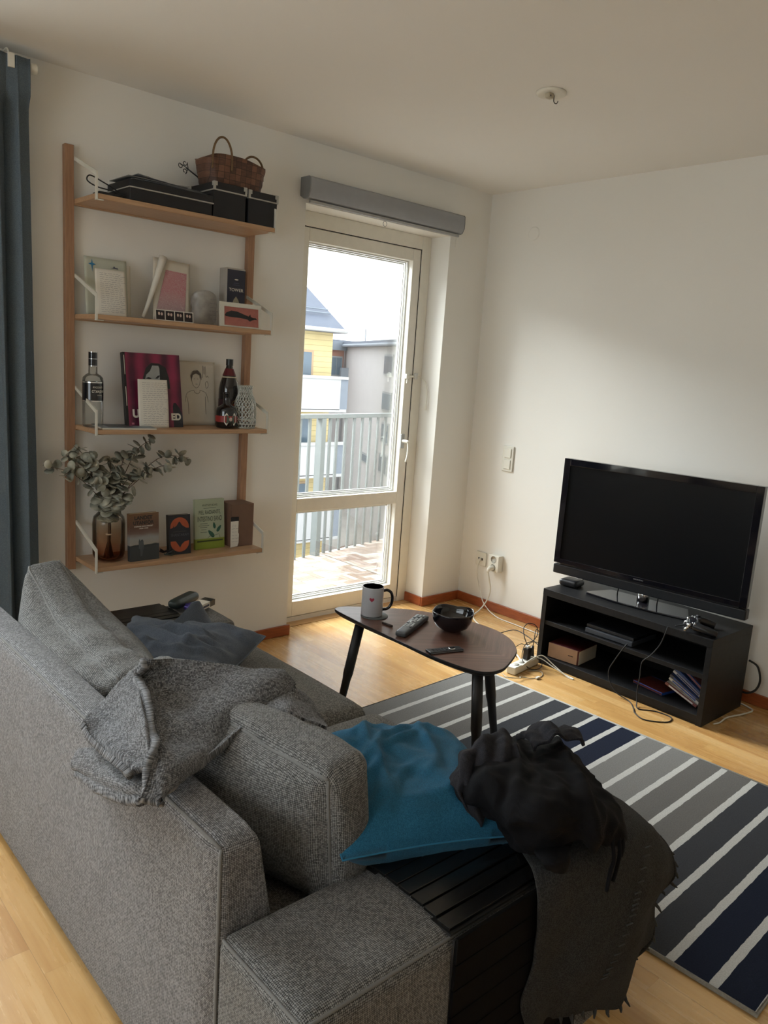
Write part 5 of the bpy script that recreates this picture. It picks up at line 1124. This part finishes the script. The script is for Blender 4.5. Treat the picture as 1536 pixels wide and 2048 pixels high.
# ------------------------------------------------------------------ coffee table
TO = (-1.66, -1.40, 0)
ct = thing('coffee_table', 'rounded triangular walnut coffee table with black edge and three black legs', 'table', TO)
outl = [(-1.840, -1.005), (-1.815, -.998), (-1.772, -1.014), (-1.663, -1.098), (-1.598, -1.150), (-1.535, -1.238), (-1.492, -1.330), (-1.474, -1.410), (-1.468, -1.475), (-1.472, -1.540), (-1.505, -1.622), (-1.554, -1.684), (-1.605, -1.724), (-1.722, -1.780), (-1.776, -1.791), (-1.815, -1.782), (-1.844, -1.752), (-1.864, -1.675), (-1.875, -1.547), (-1.872, -1.382), (-1.866, -1.210), (-1.857, -1.085), (-1.850, -1.025)]
oc = [(p.x, p.y) for p in crom([Vector((x, y, 0)) for x, y in outl], 5, True)]
def shr(pts, d):
    cx = -1.68; cy = -1.42; return [(x+(cx-x)*d/max(.05, math.hypot(cx-x, cy-y)), y+(cy-y)*d/max(.05, math.hypot(cx-x, cy-y))) for x, y in pts]
n = len(oc); lay = [(shr(oc, .022), .488), (shr(oc, .004), .4975), (oc, .5035), (shr(oc, .0008), .5095), (shr(oc, .0022), .5098)]
m = MB()
for pts, zz in lay: m.v += [(x-TO[0], y-TO[1], zz) for x, y in pts]
for k in range(len(lay)-1): m.f += [(k*n+i, k*n+(i+1) % n, (k+1)*n+(i+1) % n, (k+1)*n+i) for i in range(n)]
m.f += [tuple(range(n))[::-1], tuple((len(lay)-1)*n+i for i in range(n))]
tt = ob('tabletop', m, M['tabblack'], ct)
m = MB(); m.add([(x-TO[0], y-TO[1], .5103) for x, y in shr(oc, .0026)], [tuple(range(n))]); ob('veneer', m, M['walnut'], tt)
for a, b in (((-1.795, -1.115, .49), (-1.872, -1.075, .0)), ((-1.780, -1.705, .49), (-1.768, -1.735, .0115)), ((-1.545, -1.540, .49), (-1.478, -1.585, .0115))):
    A, B = Vector(a), Vector(b); ob('leg', MB().tube([A-Vector(TO), A.lerp(B, .45)-Vector(TO), A.lerp(B, .5)-Vector(TO), B-Vector(TO)], lambda t: (.0195 if t < .4 else .0165 if t < .7 else .0115), 14), M['tabblack'], ct, smooth=True)
TZ = .5104
mu = thing('mug', 'white mug with black inside and black handle and a small red heart, on a coaster', 'mug', (-1.775, -1.150, TZ+.004), (0, 0, 0))
ob('body', MB().lathe([(0, .001), (.038, .001), (.041, .004), (.0415, .006), (.0415, .112), (.041, .115), (.0395, .1152)], 48), plain('mug_white', srgb('b9b9bd'), .25, var=.01, coat=.3), mu, smooth=True)
ob('inside', MB().lathe([(.0395, .1152), (.0375, .112), (.0370, .012), (0, .010)], 40), M['blackgloss'], mu, smooth=True)
hp = [(.0395, .098), (.055, .101), (.070, .092), (.0765, .070), (.073, .045), (.060, .028), (.0395, .024)]
dx, dy = math.cos(math.radians(-35)), math.sin(math.radians(-35))
ob('handle', MB().tube([(r_*dx, r_*dy, zz) for r_, zz in hp], .0058, 10, smooth=5), M['blackgloss'], mu, smooth=True)
ht = [(.010*math.sin(t)**3*.95, .072+.0006*(13*math.cos(t)-5*math.cos(2*t)-2*math.cos(3*t)-math.cos(4*t))) for t in [2*PI*i/28 for i in range(28)]]
wpoly(ht, .0418, math.radians(-45), 'heart', plain('heart_red', srgb('9c2f45'), .4), mu)
cs = tag(ob('coaster', MB().lathe([(0, 0), (.052, 0), (.053, .0018), (.052, .0036), (0, .0036)], 40), plain('coaster_grey', srgb('5c6265'), .5), smooth=True), 'round grey coaster under the white mug', 'coaster'); cs.location = (-1.765, -1.155, TZ)
bo = thing('bowl', 'empty glossy black squarish bowl on the coffee table', 'bowl', (-1.622, -1.432, TZ))
def bowlm():
    V = []; F = []; prof = [(0, .002), (.028, .0), (.036, .004), (.062, .022), (.072, .045), (.0755, .070), (.0755, .074), (.0725, .074), (.070, .060), (.064, .035), (.045, .014), (0, .010)]; NA = 64
    for r_, zz in prof:
        for k in range(NA):
            a = 2*PI*k/NA; e = 3.0; q = (abs(math.cos(a))**e+abs(math.sin(a))**e)**(-1/e); q = 1+(q-1)*min(1, zz/.05+.3)*.8; zc = zz+(.005*(abs(math.sin(2*a)))-.002)*max(0, zz-.03)/.045
            V.append((r_*q*math.cos(a), r_*q*math.sin(a), zc))
    for i in range(len(prof)-1):
        for k in range(NA): F.append((i*NA+k, i*NA+(k+1) % NA, (i+1)*NA+(k+1) % NA, (i+1)*NA+k))
    return MB().add(V, F)
o = ob('body', bowlm(), M['blackgloss'], bo, smooth=True); bo.rotation_euler = (0, 0, .55)
rc = thing('remote_control', 'long grey remote control full of buttons beside the mug', 'remote control', (-1.735, -1.335, TZ), (0, 0, math.atan2(.115, .235)))
m, _f = soft((.122, .024, .010), .008, (.0, .0, .0, .0, .0, .002), 14, lambda pos, p: Vector((pos.x, pos.y*(1+.10*p[0]), pos.z+.0105))); ob('body', m, plain('remote_grey', srgb('45484b'), .4), rc, smooth=True)
bt = plain('remote_buttons', srgb('b5b7b6'), .5); bt2 = plain('remote_dark_buttons', srgb('1b1c1e'), .5)
for i in range(12):
    for j in range(3):
        if 4 <= i <= 5: continue
        x = -.055+i*.0135; ob('button', MB().box(x-.004, x+.004, -.0165+j*.0125, -.0085+j*.0125, .0205, .0235), bt if (i+j) % 5 else bt2, rc, bevel=.0012)
ob('navigation_ring', MB().lathe([(.0065, 0), (.0115, 0), (.0115, .0022), (.0065, .0022)], 24, (.006, 0, .0212), close=True), bt, rc, smooth=True)
r3 = thing('remote_control', 'small slim black remote control nearest the table edge', 'remote control', (-1.805, -1.572, TZ), (0, 0, math.atan2(-.035, .115)))
ob('body', MB().box(-.066, .066, -.019, .019, 0, .008), M['black'], r3, bevel=.003, seg=3)
ob('dial', MB().lathe([(.007, 0), (.0125, 0), (.0125, .001), (.007, .001)], 24, (.028, 0, .008), close=True), M['chrome'], r3, smooth=True)
for i in range(5):
    for j in range(2): ob('button', MB().box(-.048+i*.012, -.041+i*.012, -.009+j*.012, -.003+j*.012, .008, .0092), M['rubber'], r3)
ob('side_edge', MB().box(-.064, .064, -.0196, -.0188, .003, .005), M['alu'], r3)
tag(ob('cigarette_butt', MB().tube([(-.024, 0, .0042), (.024, 0, .0042)], .0042, 10), plain('brown_stub', srgb('33231f'), .6, var=.3), smooth=True), 'small dark brown stick lying on the table between mug and remote control', 'stick')
bpy.data.objects['cigarette_butt'].name = 'wooden_stick'; o = bpy.data.objects['wooden_stick']; o.location = (-1.798, -1.268, TZ); o.rotation_euler = (0, 0, -1.45)

# ------------------------------------------------------------------ TV bench and what stands in and on it
BX0, BX1, BY0, BY1, BZ = -.476, -.085, -1.903, -1.005, .400
BO = (-.28, -1.454, 0)
be = thing('tv_bench', 'low black-brown open TV bench with one middle shelf along the right wall', 'tv bench', BO)
def bo_(name, *a, **k): return ob(name, sub(MB().box(*a), BO), M['bench'], be, bevel=.0012, **k)
bo_('top', BX0, BX1, BY0, BY1, .365, BZ); bo_('bottom', BX0+.002, BX1, BY0+.026, BY1-.026, .012, .046)
bo_('side_panel', BX0+.001, BX1, BY0, BY0+.026, 0, .365); bo_('side_panel', BX0+.001, BX1, BY1-.026, BY1, 0, .365)
bo_('shelf', BX0+.006, BX1, BY0+.026, BY1-.026, .214, .236); bo_('back_panel', BX1-.03, BX1-.02, BY0+.026, BY1-.026, .046, .365)
bo_('plinth', BX0+.006, BX0+.02, BY0+.026, BY1-.026, 0, .012)
tv = thing('television', 'large flat black television on a chrome-necked stand on the bench', 'television', (-.262, -1.430, BZ), (0, 0, math.radians(-90+5.5)))
# local: x to the right of the viewer, -y toward the viewer
W2, Z0, Z1 = .490, .050, .657
ob('housing', MB().box(-W2+.03, W2-.03, .012, .062, Z0+.03, Z1-.02), M['black'], tv, bevel=.012)
ob('frame', MB().box(-W2, -W2+.034, -.020, .016, .108, Z1).box(W2-.034, W2, -.020, .016, .108, Z1).box(-W2+.034, W2-.034, -.020, .016, Z1-.034, Z1).box(-W2+.034, W2-.034, -.020, .016, .108, .132).box(-W2+.034, W2-.034, -.010, .016, .132, Z1-.034), M['blackgloss'], tv, bevel=.002)
ob('screen', MB().box(-W2+.034, W2-.034, -.0145, -.0105, .132, Z1-.034), M['screen'], tv)
ob('speaker_bar', MB().box(-W2-.002, W2+.002, -.016, .030, Z0, .100), plain('speaker_grey', srgb('16181c'), .4), tv, bevel=.006)
ob('bezel_strip', MB().box(-W2+.035, W2-.035, -.010, .016, .100, .108), M['black'], tv)
text('GRUNDIG', .050, -.02, .120, -.0205, plain('logo_silver', srgb('8e8e8e'), .4, .4), tv, height=.0062, bold=.01, name='brand_mark')
ob('neck', MB().lathe([(.030, .008), (.030, .075)], 32, (0, .02, 0)), M['chrome'], tv, smooth=True)
fp = [(-.262, -.060), (-.255, -.080), (-.10, -.105), (.10, -.105), (.255, -.080), (.262, -.060), (.20, .085), (-.20, .085)]
ob('foot', MB().prism(fp, 2, .001, .010), M['blackgloss'], tv, bevel=.003)
for x0, x1 in ((-.13, -.15), (.075, .06)): ob('cable', MB().tube([(x0, .03, .075), ((x0+x1)/2, .035, .03), (x1, .05, .004)], .0028, 6, smooth=5), M['rubber'], tv, smooth=True)
sbx = thing('streaming_box', 'small black rounded square media box at the left end of the bench top', 'media box', (-.302, -1.052, BZ+.001), (0, 0, .10))
m, _f = soft((.050, .050, .0175), .014, (0,)*6, 14); m.v = [(p[0], p[1], p[2]+.018) for p in m.v]; ob('body', m, M['black'], sbx, smooth=True)
ob('cable', MB().tube([(.05, -.01, .012), (.075, -.02, .02), (.085, -.03, .05), (.09, -.06, .075)], .0025, 6, smooth=4).tube([(.05, .01, .012), (.08, .0, .03), (.09, -.01, .07)], .0025, 6, smooth=4), M['rubber'], sbx)
gp = thing('game_controller', 'chrome and black game controller lying upside down at the right of the bench top', 'game controller', (-.405, -1.790, BZ+.001), (0, 0, math.radians(28)))
def grip(sx):
    return MB().tube([(sx*.050, .012, .030), (sx*.062, -.012, .028), (sx*.070, -.050, .020), (sx*.068, -.078, .013)], lambda t: .0205-.006*t, 14, smooth=5)
m, _f = soft((.060, .026, .014), .012, (0,)*6, 14); m.v = [(p[0], p[1]+.012, p[2]+.030) for p in m.v]; ob('body', m, M['blackgloss'], gp, smooth=True)
for s_ in (-1, 1):
    ob('grip', grip(s_), M['black'], gp, smooth=True)
    ob('stick', MB().lathe([(.011, 0), (.0085, .003), (.006, .014), (.0095, .018), (.0095, .021), (0, .021)], 18, (s_*.028, -.002, .040)), M['black'], gp, smooth=True)
    ob('trigger', MB().tube([(s_*.050, .036, .022), (s_*.052, .048, .014), (s_*.052, .050, .004)], .0060, 10, smooth=4), M['chrome'], gp, smooth=True)
    ob('shoulder_button', MB().tube([(s_*.066, .034, .034), (s_*.036, .040, .036)], .0055, 10), M['chrome'], gp, smooth=True)
    for k in range(4): ob('face_button', MB().lathe([(.0042, 0), (.0042, .003), (0, .003)], 12, (s_*.054+.009*math.cos(k*PI/2), .012+.009*math.sin(k*PI/2), .043)), M['chrome'], gp, smooth=True)
ob('top_bar', MB().tube([(-.045, .040, .028), (.045, .040, .028)], .0048, 10), M['chrome'], gp, smooth=True)
ob('charging_cable', MB().tube([(0, .040, .022), (.0, .062, .012), (-.01, .09, .006)], .0028, 8, smooth=4), M['rubber'], gp, smooth=True)
gw = MB().tube([(-.494, -1.700, .404), (-.500, -1.695, .37), (-.496, -1.675, .31), (-.500, -1.64, .25), (-.498, -1.603, .205), (-.502, -1.604, .14), (-.500, -1.600, .07), (-.51, -1.61, .020), (-.545, -1.640, .004), (-.500, -1.70, .003), (-.478-.02, -1.775, .003), (-.56, -1.79, .003), (-.625, -1.72, .003), (-.605, -1.66, .005), (-.56, -1.625, .003), (-.505, -1.57, .003), (-.505, -1.50, .02), (-.500, -1.455, .06), (-.496, -1.440, .11), (-.497, -1.465, .17), (-.50, -1.505, .245), (-.485, -1.512, .262)], .0026, 8, smooth=8)
tag(ob('charging_cable', gw, M['rubber'], smooth=True, origin=(-.5, -1.6, .2)), 'thin black cable looping from the controller to the floor and up to the console', 'cable')
gcn = thing('game_console', 'slim black-grey game console lying on the bench middle shelf', 'game console', (-.350, -1.385, .2365), (0, 0, .02))
ob('lower_case', MB().box(-.100, .130, -.128, .128, .002, .026), plain('console_grey', srgb('41454b'), .35), gcn, bevel=.003)
ob('upper_case', MB().box(-.092, .130, -.128, .128, .031, .045), plain('console_top', srgb('24262a'), .25), gcn, bevel=.003)
ob('gap', MB().box(-.085, .128, -.124, .124, .026, .031), M['blackgloss'], gcn)
bk5 = thing('thick_book', 'thick book with beige spine and dark red edge in the lower left of the bench', 'book', (-.365, -1.140, .047), (0, 0, .10))
ob('cover', MB().box(-.085, .10, -.086, .086, 0, .078), plain('dark_red_cover', srgb('4b1518'), .5), bk5, bevel=.002)
ob('spine', MB().box(-.0868, -.0845, -.078, .0866, .003, .076), plain('beige_spine', srgb('a07e62'), .5, var=.05), bk5); ob('pages', MB().box(-.083, .098, -.0872, -.085, .004, .074), M['paper'], bk5)
ob('spine_print', MB().box(-.0874, -.0867, -.055, -.028, .038, .042), M['black'], bk5)
dv = [srgb(h) for h in ('24356a', '30476f', '8a5552', 'e6e4e0', '3a3d4c', 'cfd0d6', '35559c', '2f4f9a')]
def disc_case(label, loc, rot, col, col2):
    d = thing('disc_case', label, 'disc case', loc, rot, 'disc cases in the lower right of the TV bench')
    ob('case', MB().box(0, .170, -.0675, .0675, 0, .013), plain('case_'+label.split()[0], col, .3, var=.1), d, bevel=.002)
    ob('sleeve', MB().box(.001, .169, -.066, .060, .013, .0136).box(.001, .169, -.0679, -.0673, .002, .011).box(.02, .15, .0673, .0679, .003, .010), plain('sleeve_'+label.split()[0], col2, .35, var=.4, scale=30), d); return d
disc_case('bright blue disc case lying flat, leftmost of the disc cases', (-.315, -1.520, .047), (0, 0, -1.745), srgb('2f62c4'), srgb('5a2a24'))
tilts = [('red-brown leaning disc case, just right of the flat blue one', 'brown', .62, 0), ('white leaning disc case, third from the left', 'w', .60, 3), ('black leaning disc case, between the white one and a pale one', 'k', .56, 4), ('pale grey leaning disc case, third from the right', 'g', .52, 5), ('navy leaning disc case, second from the right', 'n', .48, 6), ('dark blue leaning disc case, furthest right against the side', 'b', .44, 7)]
for i, (lab_, _c, tl, ci) in enumerate(tilts):
    d = disc_case(lab_, (0, 0, 0), (0, 0, 0), dv[2 if i == 0 else ci], dv[(ci+3) % 8])
    # spine (y-) toward the room, long side sloping down toward the right side panel
    th_ = math.radians((20, 24, 26, 28, 30, 33)[i]); c_, s_ = math.cos(th_), math.sin(th_)
    e1 = Vector((0, c_, s_)); e3 = Vector((0, -s_, c_)); e2 = e3.cross(e1); B_ = Vector((-.338+.010*(i % 2), -1.838-.0052*i, .0485+.0145*i))
    M4 = Matrix(((e1.x, e2.x, e3.x, B_.x), (e1.y, e2.y, e3.y, B_.y), (e1.z, e2.z, e3.z, B_.z), (0, 0, 0, 1)))
    d.matrix_world = M4

# ------------------------------------------------------------------ cables by the wall
def cable(name, label, pts, r, m, sm=8): 
    o = MB().tube(pts, r, 8, smooth=sm); return tag(ob(name, o, m, smooth=True, origin=pts[0]), label, 'cable')
cable('network_cable', 'white network cable from the small wall socket down to the floor and behind the bench', [(-.016, -.182, .305), (-.035, -.180, .27), (-.030, -.178, .20), (-.028, -.205, .12), (-.05, -.27, .045), (-.085, -.40, .006), (-.10, -.56, .005), (-.11, -.75, .005), (-.13, -.90, .006), (-.062, -1.02, .006)], .0030, M['cablew'])
cable('power_cable', 'white power cable from the double socket crossing to the power strip on the floor', [(-.085, -.309, .262), (-.075, -.312, .22), (-.06, -.318, .15), (-.06, -.30, .08), (-.11, -.29, .02), (-.20, -.32, .007), (-.28, -.42, .007), (-.36, -.62, .007), (-.44, -.80, .007), (-.50, -.90, .008), (-.55, -.965, .010), (-.56, -.985, .014)], .0042, M['cablew'])
pg = thing('power_plug', 'white angled plug in the lower outlet of the double wall socket', 'plug', (-.046, -.309, .286))
ob('body', MB().tube([(0, 0, 0), (-.026, 0, 0), (-.040, 0, -.008), (-.042, 0, -.022)], lambda t: .017-.009*t, 14, smooth=3), M['white'], pg, smooth=True)
npg = tag(ob('network_plug', MB().box(-.020, 0, -.006, .006, -.005, .005), M['white'], bevel=.001), 'tiny clear plug in the network socket', 'plug'); npg.location = (-.013, -.182, .308)
ps_ = thing('power_strip', 'white power strip with plugs standing on the floor left of the bench', 'power strip', (-.605, -1.025, .001), (0, 0, math.radians(8)))
ob('body', MB().box(-.125, .112, -.026, .026, 0, .040), M['white'], ps_, bevel=.006)
for x in (-.08, -.03, .02, .07): ob('outlet', MB().lathe([(.018, 0), (.018, .0015), (0, .0012)], 24, (x, 0, .0395)), plain('strip_outlet', srgb('b0ada3'), .5), ps_, smooth=True)
p1 = thing('power_adapter', 'black block adapter standing in the power strip', 'adapter', (-.575, -1.018, .0425), (0, 0, .14))
ob('body', MB().box(-.018, .018, -.014, .014, 0, .058), M['black'], p1, bevel=.003); ob('tip', MB().box(-.012, .012, -.009, .009, .058, .070), M['bead'], p1, bevel=.002)
p2 = thing('power_plug', 'round black plug in the power strip right of the block adapter', 'plug', (-.528, -1.010, .0425))
ob('body', MB().tube([(0, 0, 0), (0, 0, .025), (.0, -.002, .040), (.002, -.004, .058)], lambda t: .0165-.010*t, 14), M['black'], p2, smooth=True)
def loop(label, pts, r=.0022, m=None): return cable('cord', label, pts, r, m or M['rubber'], 8)
loop('black cord arching from the coffee table side over the floor to the bench corner', [(-.40, -.62, .004), (-.33, -.66, .03), (-.30, -.72, .055), (-.33, -.82, .06), (-.36, -.90, .055), (-.38, -.97, .05), (-.34, -.998, .05)], .0026)
loop('black cord rising in a round loop above the block adapter', [(-.575, -1.016, .113), (-.585, -1.00, .15), (-.56, -.97, .19), (-.50, -.955, .20), (-.45, -.965, .18), (-.45, -.98, .14), (-.50, -.99, .115), (-.56, -1.0, .118), (-.60, -1.01, .10), (-.625, -1.03, .05), (-.600, -1.065, .008), (-.545, -1.082, .006), (-.52, -1.075, .03), (-.53, -1.05, .045)])
loop('black cord curling from the round plug towards the bench', [(-.526, -1.014, .100), (-.52, -1.012, .13), (-.50, -1.0, .16), (-.47, -.985, .17), (-.44, -.985, .15), (-.40, -.99, .12), (-.36, -.998, .11)])
loop('thin black cord tangle behind the power strip', [(-.70, -.96, .004), (-.68, -.955, .04), (-.64, -.95, .075), (-.60, -.955, .06), (-.585, -.965, .03), (-.61, -.96, .08), (-.56, -.96, .10), (-.52, -.97, .09), (-.48, -.975, .10), (-.43, -.98, .09)], .0018)
cable('cord', 'white cord arching from the power strip over the floor in front of the bench', [(-.67, -1.055, .030), (-.62, -1.07, .06), (-.565, -1.075, .072), (-.53, -1.09, .070), (-.515, -1.15, .035), (-.515, -1.235, .004), (-.508, -1.262, .004), (-.500, -1.21, .004), (-.500, -1.13, .02), (-.515, -1.06, .045), (-.57, -1.0, .05)], .0028, M['cablew'])
cable('cord', 'thin beige cord looping on the floor beside the rug with a small connector', [(-.76, -1.02, .003), (-.80, -1.08, .015), (-.75, -1.12, .013), (-.735, -1.11, .0125), (-.68, -1.14, .003), (-.62, -1.15, .003), (-.575, -1.12, .003), (-.58, -1.09, .003), (-.62, -1.065, .003)], .0022, plain('beige_cable', srgb('a59c88'), .5))
tag(ob('connector', MB().box(-.014, .014, -.006, .006, 0, .009), M['white'], bevel=.0015), 'small white connector lying on the floor beside the rug edge', 'connector').location = (-.655, -1.155, .0022)
cable('cord', 'thick black cord hanging behind the right end of the bench', [(-.05, -1.895, .22), (-.042, -1.935, .20), (-.040, -1.955, .14), (-.045, -1.945, .09), (-.055, -1.915, .065), (-.05, -1.88, .06)], .0050, M['rubber'])
cable('cord', 'white cord with a connector on the floor at the right end of the bench', [(-.40, -1.925, .006), (-.36, -1.935, .006), (-.28, -1.93, .006), (-.18, -1.955, .006), (-.10, -1.965, .006), (-.07, -1.93, .006), (-.06, -1.88, .006), (-.055, -1.80, .006)], .0040, M['cablew'])
